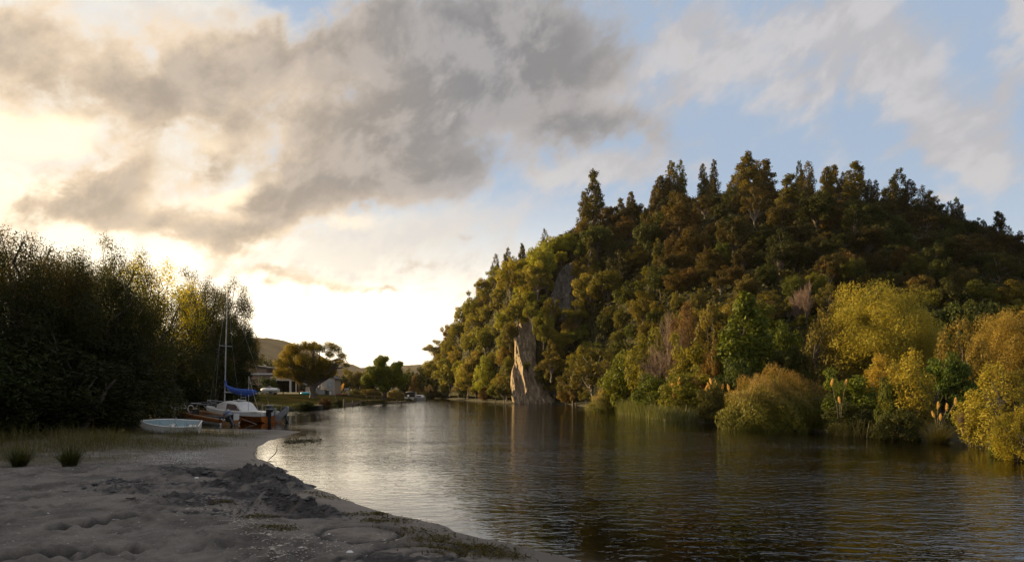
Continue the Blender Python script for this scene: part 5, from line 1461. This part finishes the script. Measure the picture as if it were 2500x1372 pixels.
S = thing('shed', 'small beige gabled shed with one window and a low door', 'shed')
y = 112; a = at(784, 964, y); b = at(817, 924, y); pk = at(801, 918, y)
mb = MB(); mb.prism([(a[0], a[2] - .4), (b[0], a[2] - .4), (b[0], b[2]), (pk[0], pk[2]), (a[0], b[2])], y, y + 4); mb.build('wall', M_TAN, S)
mb = MB(); mb.prism([(a[0] - .25, b[2] - .12), (pk[0], pk[2] + .05), (b[0] + .25, b[2] - .12), (b[0] + .25, b[2] + .05), (pk[0], pk[2] + .22), (a[0] - .25, b[2] + .05)], y - .25, y + 4.2); mb.build('roof', M_ROOF, S)
w0, w1 = at(798, 946, y), at(812, 930, y)
mb = MB(); px_box(mb, 797, 813, 929, 947, y - .06, .05); wf = mb.build('window', M_GREY, S)
mb = MB(); px_box(mb, 798.2, 804.5, 932, 945, y - .09, .03); px_box(mb, 805.2, 811.5, 932, 945, y - .09, .03); mb.build('pane', M_GLASS, wf)
mb = MB(); px_box(mb, 795, 811, 953, 964, y - .06, .06); px_box(mb, 803.5, 809.5, 954.5, 964, y - .10, .04); mb.build('door', [M_ROOF], S)
mb = MB(); px_box(mb, 803.5, 809.5, 954.5, 964, y - .15, .04); mb.build('door_leaf', M_CREAM, S)
finish(S, (pk[0], y, a[2]))
# deck with steps and two chairs
DK_ = thing('deck', 'grey timber deck with steps left of the small shed', 'deck')
mb = MB(); y = 110.5
for k in range(5): px_box(mb, 764 + k * 3.2, 792, 952 + k * 2.2, 954 + k * 2.2, y - .35 * k, .5)
px_box(mb, 762, 790, 951, 953, y, 2.5); mb.build('boards', plain('grey_decking', (.22, .215, .20), .8), DK_)
mb = MB(); px_box(mb, 764, 791, 953, 964, y + .6, .1); mb.build('skirt', M_TIMBER, DK_)
finish(DK_, at(778, 963, y))
for k, cx in enumerate((776, 787)):
    X, Yc, Z = at(cx, 951, 111.5); c = thing('deck_chair', ['white chair on the deck, the left one', 'white chair on the deck, the one beside the shed'][k], 'chair', (X, Yc, Z), (0, 0, k * 1.1 + .3), 'white chairs on the deck')
    mb = MB(); mb.box((0, 0, .42), (.46, .44, .04)); mb.build('seat', M_WHITE, c, .01)
    mb = MB(); mb.box((0, .22, .68), (.46, .04, .48), (-.15, 0, 0)); mb.build('backrest', M_WHITE, c, .01)
    for sx in (-1, 1):
        for sy in (-1, 1): mb = MB(); mb.tube([(sx * .19, sy * .18, .4), (sx * .22, sy * .2, 0)], .02, 5); mb.build('leg', M_WHITE, c)

# house with the open garage
H_ = thing('house', 'low house with brown upper storey, pale flat roof and dark open garage', 'house')
y = 118
mb = MB(); px_box(mb, 664, 728, 922, 928.5, y, 7); mb.build('fascia', M_CREAM, H_)
mb = MB(); px_box(mb, 660, 730, 919.5, 922, y - .3, 8); mb.build('roof', M_ROOFP, H_)
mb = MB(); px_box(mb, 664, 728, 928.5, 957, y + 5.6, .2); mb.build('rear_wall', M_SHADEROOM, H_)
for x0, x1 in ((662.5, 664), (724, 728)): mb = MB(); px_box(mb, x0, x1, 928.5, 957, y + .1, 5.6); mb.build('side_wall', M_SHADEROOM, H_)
for x0, x1, dy_ in ((671.5, 674, .05), (706.5, 710.5, -.1), (721.5, 723.5, .05)):
    mb = MB(); px_box(mb, x0, x1, 928.6, 957, y + dy_, .3); mb.build('post', M_CREAM, H_)
mb = MB(); px_box(mb, 728.2, 756, 926, 957, y + .6, 6); mb.build('wall', M_TAN, H_)
mb = MB(); px_box(mb, 725, 772, 918, 926, y + .4, 6); mb.build('purple_roof', plain('violet_grey_roof', (.16, .15, .20), .5), H_)
mb = MB(); px_box(mb, 757, 782, 930, 956, y + .9, .3); mb.build('veranda_wall', M_BROWNW, H_)
mb = MB(); px_box(mb, 740, 750, 934, 944, y + .5, .06); wi = mb.build('window', M_GREY, H_)
mb = MB(); px_box(mb, 741, 749, 935, 943, y + .44, .03); mb.build('pane', M_GLASS, wi)
mb = MB(); px_box(mb, 586, 651, 897, 918, y + 6, 7); us = mb.build('upper_storey', M_BROWNW, H_)
a, b = at(590, 893, y + 5.6), at(655, 898, y + 5.6)
mb = MB(); mb.prism([(a[0] - .6, b[2]), (a[0] + 1.2, a[2] + .3), (b[0] + .4, b[2] + .1), (b[0] + .4, b[2] - .16), (a[0] + 1.2, a[2] + .05), (a[0] - .6, b[2] - .2)], y + 5.4, y + 13.4); mb.build('upper_roof', M_ROOF, us)
mb = MB(); px_box(mb, 645, 648, 890, 894.5, y + 8, .4); mb.build('chimney', M_CREAM, us)
mb = MB(); px_box(mb, 604, 664, 911, 914.5, y + 3, 5); mb.build('lower_roof', M_ROOFP, H_)
mb = MB(); px_box(mb, 606, 662, 914.5, 957, y + 3.4, 4.2); mb.build('lower_wall', M_BROWNW, H_)
finish(H_, at(690, 957, y))

# timber frame
T_ = thing('timber_frame', 'open timber swing frame at the left edge of the lawn', 'frame'); y = 108
for x0, x1 in ((606.5, 608), (630, 631.5)): mb = MB(); px_box(mb, x0, x1, 922, 953, y, .12); mb.build('post', M_TIMBERP, T_)
mb = MB(); px_box(mb, 583, 632, 920.5, 922.6, y - .01, .16); mb.build('beam', M_TIMBERP, T_)
mb = MB(); px_box(mb, 608, 630, 945.5, 947, y + .02, .1); mb.build('rail', M_TIMBERP, T_)
mb = MB(); mb.tube([at(621, 922, y + .05), at(629, 942, y + .05)], .04, 5); mb.build('brace', M_TIMBERP, T_)
finish(T_, at(620, 953, y))
# jet boat on its trailer
X, Yc, Z = at(658, 960, 103)
J = thing('trailer_boat', 'small white powerboat on a trailer at the top of the lawn', 'boat', (X, Yc, lz(X, Yc)), (0, 0, R(172)))
mb = MB(); rg = [[(x, b * .6, .55), (x, b, .75), (x, b * .9, h), (x, b * .3, h + .12), (x, -b * .3, h + .12), (x, -b * .9, h), (x, -b, .75), (x, -b * .6, .55)] for x, b, h in ((-1.6, .5, .95), (-.8, .6, 1.05), (.2, .6, 1.1), (1.0, .45, 1.05), (1.5, .12, .95))]
mb.loft(rg, closed=True, caps=True); mb.build('hull', M_WHITE, J)
mb = MB(); mb.prism([(-.5, 1.1), (.5, 1.15), (.2, 1.5), (0, 1.5)], -.3, .3); mb.build('windscreen', M_TINT, J)
mb = MB(); mb.tube([(-1.6, .4, .45), (1.4, .3, .45), (2.9, 0, .35)], .05, 5); mb.tube([(-1.6, -.4, .45), (1.4, -.3, .45), (2.9, 0, .35)], .05, 5); mb.tube([(-.6, -.75, .3), (-.6, .75, .3)], .04, 5); mb.build('trailer', M_ALU, J)
for s_ in (1, -1): mb = MB(); mb.tube([(-.6, s_ * .68, .3), (-.6, s_ * .82, .3)], .3, 12); mb.build('wheel', M_DARK, J)
# toys on the grass
X, Yc, Z = at(750, 956.5, 108)
I_ = thing('inflatable_raft', 'turquoise inflatable raft beside the tree trunk', 'inflatable', (X, Yc, lz(X, Yc)), (0, 0, .3))
mb = MB(); mb.tube([(.95 * math.cos(a), .6 * math.sin(a), .24) for a in [k * .2618 for k in range(25)]], .22, 8, cap=False); mb.build('tube', M_TURQ, I_)
mb = MB(); mb.loft([[(.8 * math.cos(a) * q, .45 * math.sin(a) * q, .12) for a in [k * .5236 for k in range(12)]] for q in (1, .02)], closed=True); mb.build('floor', M_TURQ, I_)
X, Yc, Z = at(750, 951.5, 109.5); mb = MB(); mb.ball((X, Yc, lz(X, Yc) + .3), (.42, .4, .34)); tag(mb.build('beach_ball', M_PINK), 'peach-coloured beach ball behind the turquoise raft', 'ball')
X, Yc, Z = at(737.5, 954.5, 110); t = thing('toy_car', 'small red ride-on toy left of the turquoise raft', 'toy', (X, Yc, lz(X, Yc)))
mb = MB(); mb.prism([(-.5, .15), (.5, .15), (.5, .4), (.15, .45), (0, .7), (-.45, .7), (-.5, .45)], -.25, .25); mb.build('body', M_RED, t, .04)
for sx in (-.32, .32):
    for sy in (-.28, .28): mb = MB(); mb.tube([(sx, sy - .03, .14), (sx, sy + .03, .14)], .14, 10); mb.build('wheel', M_DARK, t)
X, Yc, Z = at(844, 966, 115); P_ = thing('climbing_frame', 'small arched climbing frame on the grass right of the shed', 'play frame', (X, Yc, lz(X, Yc)))
mb = MB()
for yy in (-.4, .4): mb.tube([(-.9 + 1.5 * t_, yy, 1.1 * math.sin(min(1, t_ * 1.25) * math.pi / 2)) for t_ in np.linspace(0, .8, 8)] + [(.55, yy, 0)], .04, 5)
for t_ in (.15, .3, .45, .6): mb.tube([(-.9 + 1.5 * t_, -.4, 1.1 * math.sin(t_ * 1.25 * math.pi / 2)), (-.9 + 1.5 * t_, .4, 1.1 * math.sin(t_ * 1.25 * math.pi / 2))], .03, 5)
mb.build('ladder_arch', M_ALU, P_)
mb = MB(); mb.prism([(-.3, 1.02), (.55, 1.02), (.40, 1.3), (-.1, 1.38)], -.45, .45); mb.build('canopy', M_GREY, P_)
X, Yc, Z = at(829, 966.5, 113); K_ = thing('kayak', 'red kayak lying on the grass beside the climbing frame', 'kayak', (X, Yc, lz(X, Yc) + .12), (0, 0, .1))
mb = MB(); mb.loft([[(x, b * math.cos(a), .1 * math.sin(a) + .06) for a in [k * .6283 for k in range(10)]] for x, b in ((-1.1, .01), (-.7, .18), (0, .28), (.7, .18), (1.1, .01))], closed=True, caps=True); mb.build('hull', M_RED, K_)
mb = MB(); mb.tube([(.35 * math.cos(a), .16 * math.sin(a), .16) for a in [k * .5236 for k in range(13)]], .025, 5, cap=False); mb.build('cockpit_rim', M_DARK, K_)
X, Yc, Z = at(820, 972, 96); mb = MB(); mb.tube([(X, Yc, lz(X, Yc) - .1), (X, Yc, lz(X, Yc) + .33), (X, Yc, lz(X, Yc) + .36)], [.09, .09, .03], 8); tag(mb.build('lawn_post', M_TIMBER), 'short dark post standing alone on the lawn', 'post')
X, Yc, Z = at(905, 967, 108)
pt = thing('picnic_table', 'low picnic bench under the round tree', 'bench', (X, Yc, lz(X, Yc)), (0, 0, .2))
mb = MB(); mb.box((0, 0, .5), (1.8, .7, .05)); mb.build('top', M_TIMBERP, pt)
for s_ in (-.7, .7): mb = MB(); mb.box((s_, 0, .24), (.1, .6, .48)); mb.build('leg', M_TIMBERP, pt)

# retaining wall with its posts
wall_pts = [(840, 993), (862, 990.5), (884, 988), (905, 986), (930, 983.5), (952, 981.5)]
W_ = thing('retaining_wall', 'low timber retaining wall between lawn and water', 'wall'); W_['kind'] = 'thing'
P3 = [gp(px, py, 0) for px, py in wall_pts]
mb = MB()
for p, q in zip(P3[:-1], P3[1:]): mb._add([(p[0], p[1] + .12, -.5), (q[0], q[1] + .12, -.5), (q[0], q[1] + .12, .52), (p[0], p[1] + .12, .52), (p[0], p[1] + .34, -.5), (q[0], q[1] + .34, -.5), (q[0], q[1] + .34, .52), (p[0], p[1] + .34, .52)], [(0, 1, 2, 3), (3, 2, 6, 7), (5, 4, 7, 6)])
mb.build('boards', plain('wall_boards', (.20, .145, .10), .9, var=.3, scale=3), W_)
n = 0
for px in np.linspace(886, 951, 19):
    py = np.interp(px, [a for a, _ in wall_pts], [b for _, b in wall_pts]); X, Yc, _ = gp(px, py, 0)
    mb = MB(); mb.tube([(X, Yc - .02, -.5), (X, Yc - .02, .62 + .08 * math.sin(px))], .09, 7); mb.build('post', M_TIMBER, W_)
for i, (px, top) in enumerate(((840.5, 973), (861.5, 977), (880.5, 976))):
    py = np.interp(px, [a for a, _ in wall_pts], [b for _, b in wall_pts]); X, Yc, _ = gp(px, py + 1.2, 0); zt = CAMZ + (HY - top) / F * Yc
    mb = MB(); mb.tube([(X, Yc, -.8), (X, Yc, zt - .03), (X, Yc, zt)], [.12, .11, .05], 8)
    tag(mb.build('mooring_post', M_TIMBER), ['tall mooring post at the left end of the retaining wall, beside the dark bush', 'tall mooring post before the retaining wall, the middle of three', 'tall mooring post nearest the row of small wall posts'][i], 'post', 'mooring posts at the retaining wall')
# jetty
JT = thing('jetty', 'low dark jetty between the retaining wall and the black-canopied boat', 'jetty'); p, q = gp(950, 980.5, .35), gp(990, 979, .35)
mb = MB(); d_ = Vector(q) - Vector(p); n_ = Vector((-d_.y, d_.x, 0)).normalized() * .6
P0, Q0 = Vector(p), Vector(q); mb._add([P0 - n_, Q0 - n_, Q0 + n_, P0 + n_, P0 - n_ - Vector((0, 0, .15)), Q0 - n_ - Vector((0, 0, .15)), Q0 + n_ - Vector((0, 0, .15)), P0 + n_ - Vector((0, 0, .15))], [(0, 1, 2, 3), (4, 5, 1, 0), (5, 6, 2, 1), (7, 4, 0, 3), (6, 7, 3, 2)]); mb.build('planks', M_TIMBER, JT)
for k in range(5):
    c_ = P0 + d_ * (k / 4) - n_ * 1.1; mb = MB(); mb.tube([(c_.x, c_.y, -1), (c_.x, c_.y, .5 + .15 * (k % 2))], .09, 7); mb.build('post', M_TIMBER, JT)
# sunken pontoon
X, Yc, _ = gp(764, 998.5, 0); SP = thing('old_pontoon', 'old dark timber pontoon lying half sunk before the lawn bank', 'pontoon', (X, Yc, 0), (0, 0, .05))
mb = MB(); mb.box((.1, 0, .42), (1.75, 1.3, .07), (0, R(-1.5), 0)); mb.build('top_planks', plain('pontoon_planks', (.16, .14, .12), .9), SP)
mb = MB(); mb.box((.15, 0, .12), (1.6, 1.15, .5)); mb.build('hull', M_DARK, SP)
mb = MB(); mb.box((-.95, 0, .20), (.6, 1.2, .06), (0, R(-38), 0)); mb.build('ramp', M_TIMBER, SP)
for s_ in (-.45, .85): mb = MB(); mb.tube([(s_, -.62, -.5), (s_, -.62, .45)], .04, 6); mb.build('post', M_TIMBER, SP)
# a duck on the water
X, Yc, _ = gp(717, 1002.5, 0); DU = thing('duck', 'dark duck swimming off the lawn bank', 'duck', (X, Yc, 0), (0, 0, 2.9))
mb = MB(); mb.loft([[(x, r_ * math.cos(a), z + r_ * .8 * math.sin(a)) for a in [k * .6283 for k in range(10)]] for x, r_, z in ((-.30, .01, .14), (-.22, .07, .10), (-.05, .13, .07), (.1, .12, .07), (.19, .07, .11), (.21, .045, .18), (.22, .04, .24), (.25, .055, .29), (.29, .045, .29), (.32, .01, .28))], closed=True, caps=True)
mb.build('body', plain('duck_feathers', (.05, .038, .028), .7, var=.5, scale=12), DU)
mb = MB(); mb.prism([(.30, .265), (.39, .26), (.39, .275), (.30, .295)], -.02, .02); mb.build('beak', plain('beak', (.12, .10, .05), .5), DU)

# moored boats far up the river, a sign
X, Yc, _ = gp(999, 978.5, 0)
C1 = thing('canopy_boat', 'moored white powerboat seen from the stern under a black canopy', 'boat', (X, Yc, 0), (0, 0, R(90)))
mb = MB(); fs = [(x, [(0, -.2 + .3 * max(0, (t - .6) / .4)), (b * .8, 0), (b, .75 + .15 * t)]) for t, x, b in ((0, 0, 1.02), (.3, 1.8, 1.1), (.6, 3.6, .95), (.85, 5, .5), (1, 5.8, .03))]
hull_mesh(mb, fs, 0, 2); b0 = fs[0][1]; mb._add([(0, b, z) for b, z in b0] + [(0, -b, z) for b, z in b0[::-1][:-1]], [tuple(range(5))]); mb.loft([[(x, s[2][0], s[2][1]), (x, -s[2][0], s[2][1])] for x, s in fs]); mb.build('hull', M_WHITE, C1)
mb = MB(); mb.loft([[(x, b, .8), (x, b * .95, h), (x, b * .5, h + .15), (x, -b * .5, h + .15), (x, -b * .95, h), (x, -b, .8)] for x, b, h in ((.25, .92, 1.65), (1.2, .95, 1.85), (2.4, .9, 1.8), (3.0, .7, 1.2))], caps=True); mb.build('canopy', M_DARK, C1)
outboard(C1, (-.25, 0, .72), 0, 0, M_GREY, 1.2)
X, Yc, _ = gp(1021, 976, 0)
C2 = thing('cabin_boat', 'moored white and brown cabin boat beyond the black-canopied boat', 'boat', (X, Yc, 0), (0, 0, R(172)))
mb = MB(); fs = [(x, [(0, -.2), (b * .8, .05), (b, .62 + .2 * t)]) for t, x, b in ((0, -1.6, .9), (.3, -.6, 1.0), (.6, .6, .9), (.85, 1.4, .5), (1, 1.75, .03))]
hull_mesh(mb, fs, 0, 2); b0 = fs[0][1]; mb._add([(-1.6, b, z) for b, z in b0] + [(-1.6, -b, z) for b, z in b0[::-1][:-1]], [tuple(range(5))]); mb.loft([[(x, s[2][0], s[2][1]), (x, -s[2][0], s[2][1])] for x, s in fs]); mb.build('hull', M_WHITE, C2)
mb = MB(); mb.loft([[(x, b, .6), (x, b * .85, h), (x, 0, h + .08), (x, -b * .85, h), (x, -b, .6)] for x, b, h in ((-1.5, .8, .95), (-.9, .85, 1.1), (.3, .8, 1.12), (1.1, .5, .8))], caps=True); mb.build('cabin', M_WHITE, C2)
mb = MB(); mb.loft([[(x, b, z) for x, z in ((-1.0, .70), (-.8, 1.0), (.2, 1.0), (.6, .72))] for b in (.83, .86)], closed=True, caps=True); mb.build('window', M_TINT, C2)
X, Yc, Z = at(1014, 966, 138); SG = thing('river_sign', 'white sign board on two posts at the waterline by the far boats', 'sign', (X, Yc, 0))
mb = MB(); mb.box((0, 0, CAMZ - 6 / F * 138 - .0), (.55, .04, .72)); mb.build('board', M_CREAM, SG)
for s_ in (-.2, .2): mb = MB(); mb.tube([(s_, .05, -.8), (s_, .05, 1.7)], .04, 6); mb.build('post', M_TIMBER, SG)
mb = MB()
for zz in (1.6, 1.42, 1.28): mb.box((0, -.025, zz), (.38, .01, .06))
mb.build('lettering', M_BLACK, SG)

# ---- litter of the beach
g_ = rngk(800)
def pebbles(name, label, centers, n, size, color, spread):
    P = []; S_ = []
    for px, py, r in centers:
        cx, cy, _ = gp(px, py, .2); m = int(n * r)
        P.append(np.stack([cx + g_.normal(0, spread * 1.1, m), cy + g_.normal(0, spread, m)], 1)); S_.append(g_.uniform(*size, m) * (1 + 1.6 * (g_.random(m) < .05)))
    P = np.concatenate(P); S_ = np.concatenate(S_)
    z, s, *_ = ground_z(P[:, 0][None], P[:, 1][None]); z = z[0]; ok = s[0] > .3
    P, S_, z = P[ok], S_[ok], z[ok]; n_ = len(P)
    base = np.array([[1, 0, 0], [.3, .85, 0], [-.7, .7, 0], [-1, -.1, 0], [-.4, -.85, 0], [.6, -.75, 0], [0, 0, .8], [0, 0, -.5]])
    q = np.array([[0, 1, 6], [1, 2, 6], [2, 3, 6], [3, 4, 6], [4, 5, 6], [5, 0, 6]])
    a = g_.uniform(0, 6.28, n_); sc = S_[:, None, None] * g_.uniform(.6, 1.25, (n_, 1, 3)) * np.array([1, 1, .65])
    V = base[None] * sc; ca, sa = np.cos(a)[:, None], np.sin(a)[:, None]
    V = np.stack([V[..., 0] * ca - V[..., 1] * sa + P[:, :1], V[..., 0] * sa + V[..., 1] * ca + P[:, 1:], V[..., 2] + z[:, None] + S_[:, None] * .1], -1).reshape(-1, 3)
    Q = (q[None] + np.arange(n_)[:, None, None] * 8).reshape(-1, 3)
    o = link(name, mesh_np(name, V, None, Q, mats=[M_STONE], smooth=True, attrs={'tint': np.repeat(np.clip(g_.normal(.45, .25, n_), 0, 1), 8)})); o.color = (*color, 1)
    return tag(o, label, kind='stuff')
M_STONE, nt, out = new_mat('stones'); oi = nt.nodes.new('ShaderNodeObjectInfo'); b = nt.nodes.new('ShaderNodeBsdfPrincipled')
setin(nt, b.inputs['Base Color'], mix(nt, attr(nt, 'tint'), mix(nt, 1.0, oi.outputs['Color'], (.45, .45, .45), 'MULTIPLY'), mix(nt, 1.0, oi.outputs['Color'], (1.4, 1.38, 1.35), 'MULTIPLY'))); b.inputs['Roughness'].default_value = .7; nt.links.new(b.outputs[0], out.inputs[0])
pebbles('pebbles', 'pale pebbles and shell bits strewn over the beach', [(585, 1270, 1), (620, 1283, 1), (655, 1300, 1.2), (690, 1320, 1.2), (715, 1340, 1), (760, 1310, .5), (830, 1330, .7), (650, 1360, 1.2), (500, 1245, .5), (540, 1242, .5), (930, 1300, .3), (700, 1365, .6)], 150, (.006, .017), (.30, .26, .21), .17)
pebbles('pebbles', 'light gravel scattered where the grass meets the sand', [(380, 1095, 2), (420, 1085, 2), (340, 1115, 1.5), (460, 1080, 1.5), (200, 1150, 2), (80, 1155, 2), (300, 1135, 1.5), (250, 1190, 1.2), (120, 1230, 1.2), (420, 1170, .8), (300, 1300, .6), (450, 1290, .6), (150, 1330, .5)], 200, (.006, .014), (.27, .25, .235), .75)
pebbles('sand_clods', 'dark damp clods of sand thrown up round the dug hole and heaps', [(640, 1150, 2.2), (690, 1165, 1.6), (560, 1178, 2), (470, 1150, 1.2), (690, 1225, 1.8), (640, 1218, 1), (745, 1232, 1.2), (790, 1240, 1.2), (640, 1197, 1.2), (450, 1212, 1.3), (480, 1230, 1), (300, 1185, 1.2), (320, 1198, 1), (730, 1170, .6), (560, 1250, .6)], 170, (.010, .034), (.034, .030, .028), .24)
X = []; 
for px, py, m, sp in [(880, 1250, 40, .12), (960, 1262, 60, .2), (1010, 1290, 60, .2), (1060, 1310, 120, .2), (1100, 1330, 140, .22), (1140, 1340, 120, .22), (1200, 1330, 100, .16), (1180, 1350, 80, .2), (930, 1270, 50, .15), (640, 1275, 70, .12), (680, 1305, 80, .14), (545, 1240, 50, .1), (800, 1205, 40, .14), (760, 1195, 30, .12), (1240, 1350, 60, .14), (925, 1243, 50, .08)]:
    cx, cy, _ = gp(px, py, .12); X.append(np.stack([cx + g_.normal(0, sp * 1.2, m * 3), cy + g_.normal(0, sp * .8, m * 3)], 1))
X = np.concatenate(X); z, s, *_ = ground_z(X[:, 0][None], X[:, 1][None]); ok = (z[0] > -.01)
Pq = np.concatenate([X, z[0][:, None] + .012 + g_.uniform(0, .02, (len(X), 1))], 1)[ok]
V = leaf_quads(Pq, nrm(g_.normal(size=Pq.shape) * .4 + [0, 0, 1]), g_.uniform(.012, .05, len(Pq)), g_.uniform(.004, .012, len(Pq)), g_)
o = link('washed_weed', mesh_np('washed_weed', V, np.arange(len(V)).reshape(-1, 4), mats=[M_LEAF], attrs={'tint': np.clip(g_.normal(.4, .3, len(Pq)), 0, 1)})); o.color = (.085, .070, .020, 1)
tag(o, 'green-brown water weed washed up along the sand', kind='stuff')
n = 620; t_ = g_.random(n); px_ = 690 + 100 * g_.beta(1.6, 1.6, n); py_ = 1077 + (px_ - 740) * -.03 + g_.normal(0, 3.4, n)
yy = CAMZ * F / (py_ - HY); Pq = np.stack([(px_ - CX) / F * yy, yy, np.full(n, .004) + g_.uniform(0, .006, n)], 1)
V = leaf_quads(Pq, nrm(g_.normal(size=Pq.shape) * .25 + [0, 0, 1]), g_.uniform(.03, .11, n), g_.uniform(.008, .03, n), g_)
o = link('floating_weed', mesh_np('floating_weed', V, np.arange(len(V)).reshape(-1, 4), mats=[M_LEAF], attrs={'tint': np.clip(g_.normal(.4, .3, n), 0, 1)})); o.color = (.060, .052, .018, 1)
tag(o, 'patch of weed breaking the surface off the sand spit', kind='stuff')
for i, (pts, lab) in enumerate([([(308, 1215), (322, 1217), (331, 1216), (336, 1229)], 'thin bent stick lying on the grey sand'), ([(612, 1101), (618, 1104), (624, 1107)], 'short pale stick at the water of the sand spit'), ([(655, 1120), (672, 1113), (676, 1111), (677, 1106)], 'forked twig standing out of the water beside the sand heap'),
                              ([(580, 1240), (588, 1228)], 'short dark stick before the two sand heaps')]):
    mb = MB(); P = []
    for k, (px, py) in enumerate(pts):
        x, y, _ = gp(px, py, .28 if i != 2 else .05); P.append((x, y, max(ground_z(np.array([[x]]), np.array([[y]]))[0][0, 0], 0) + .02 + (.10 * k if i == 2 else 0)))
    mb.tube(P, [.012] * (len(P) - 1) + [.006], 6); tag(mb.build('stick', M_BARK if i != 1 else M_BARK_PALE), lab, 'stick')
# two white stones that stand out
for i, (px, py, r) in enumerate([(854, 1347, .045), (736, 1328, .03), (737, 1337, .028), (480, 1169, .05), (803, 1302, .02)]):
    x, y, _ = gp(px, py, .2); z = ground_z(np.array([[x]]), np.array([[y]]))[0][0, 0]
    mb = MB(); r *= .75; mb.ball((x, y, z + r * .3), (r * 1.3, r, r * .7), 9, 6); tag(mb.build('white_stone', M_WHITE), ['white stone left below the drawn sand circle, largest of its kind', 'upper of two white stones lying together on the pebbles', 'lower of two white stones lying together on the pebbles', 'white stone by the dug sand left of the hole', 'small white stone at the left rim of the drawn sand circle'][i], 'stone', 'white stones on the sand')
# ---- which hill tree is which: kind and colour, height on the slope, the landmark beside it, and its turn among its likes
MARKS = [(1290, 900, 'the pale cliff'), (1385, 700, 'the grey rock face'), (2070, 690, 'the orange-brown tree'), (2150, 790, 'the golden dome tree'), (1818, 800, 'the conical tree'),
         (1632, 830, 'the leafless tree'), (2462, 800, 'the pale golden tree'), (1500, 960, 'the seeding dome'), (1970, 740, 'the dead shrub')]
ORD = ['first', 'second', 'third', 'fourth', 'fifth', 'sixth', 'seventh', 'eighth', 'ninth', 'tenth', 'eleventh', 'twelfth', 'thirteenth', 'fourteenth', 'fifteenth']
KINDW = {'broad': 'round-crowned tree', 'open': 'open-crowned tree', 'cone': 'conifer', 'feather': 'feathery tree', 'leafy': 'bush'}
cells = {}
for t, px, py, cn, kd in HILL_TREES:
    if py > 2000:
        cells.setdefault((cn, 'waterside bush', 'at the foot of the hill', ('left of' if px < 1290 else 'right of') + ' the pale cliff'), []).append((px, t)); continue
    crest = float(np.interp(px, HPX, HPY))
    if kd == 'cone' and py < crest + 20: zone = 'on the skyline'
    else: zone = 'on the crest' if py < crest + 45 else ('on the upper slope' if py < crest + 150 else 'on the lower slope')
    m = min(MARKS, key=lambda k: (k[0] - px) ** 2 + (.6 * (k[1] - py)) ** 2)
    ddx, ddy = px - m[0], py - m[1]
    rel = ('left of ' if ddx < 0 else 'right of ') if abs(ddx) > .8 * abs(ddy) else ('above ' if ddy < 0 else 'below ')
    cells.setdefault((cn, KINDW[kd], zone, rel + m[2]), []).append((px, t))
for (cn, kw, zone, rel), lst in cells.items():
    lst.sort(key=lambda a: a[0])
    for i, (px, t) in enumerate(lst):
        if len(lst) == 1: t['label'] = f'{cn} {kw} {zone}, {rel}'
        else: t['label'] = f'{ORD[min(i, 14)]} {cn} {kw} {zone}, {rel}'
        t['group'] = 'conifers of the hill' if 'conifer' in kw else 'trees of the hill forest'
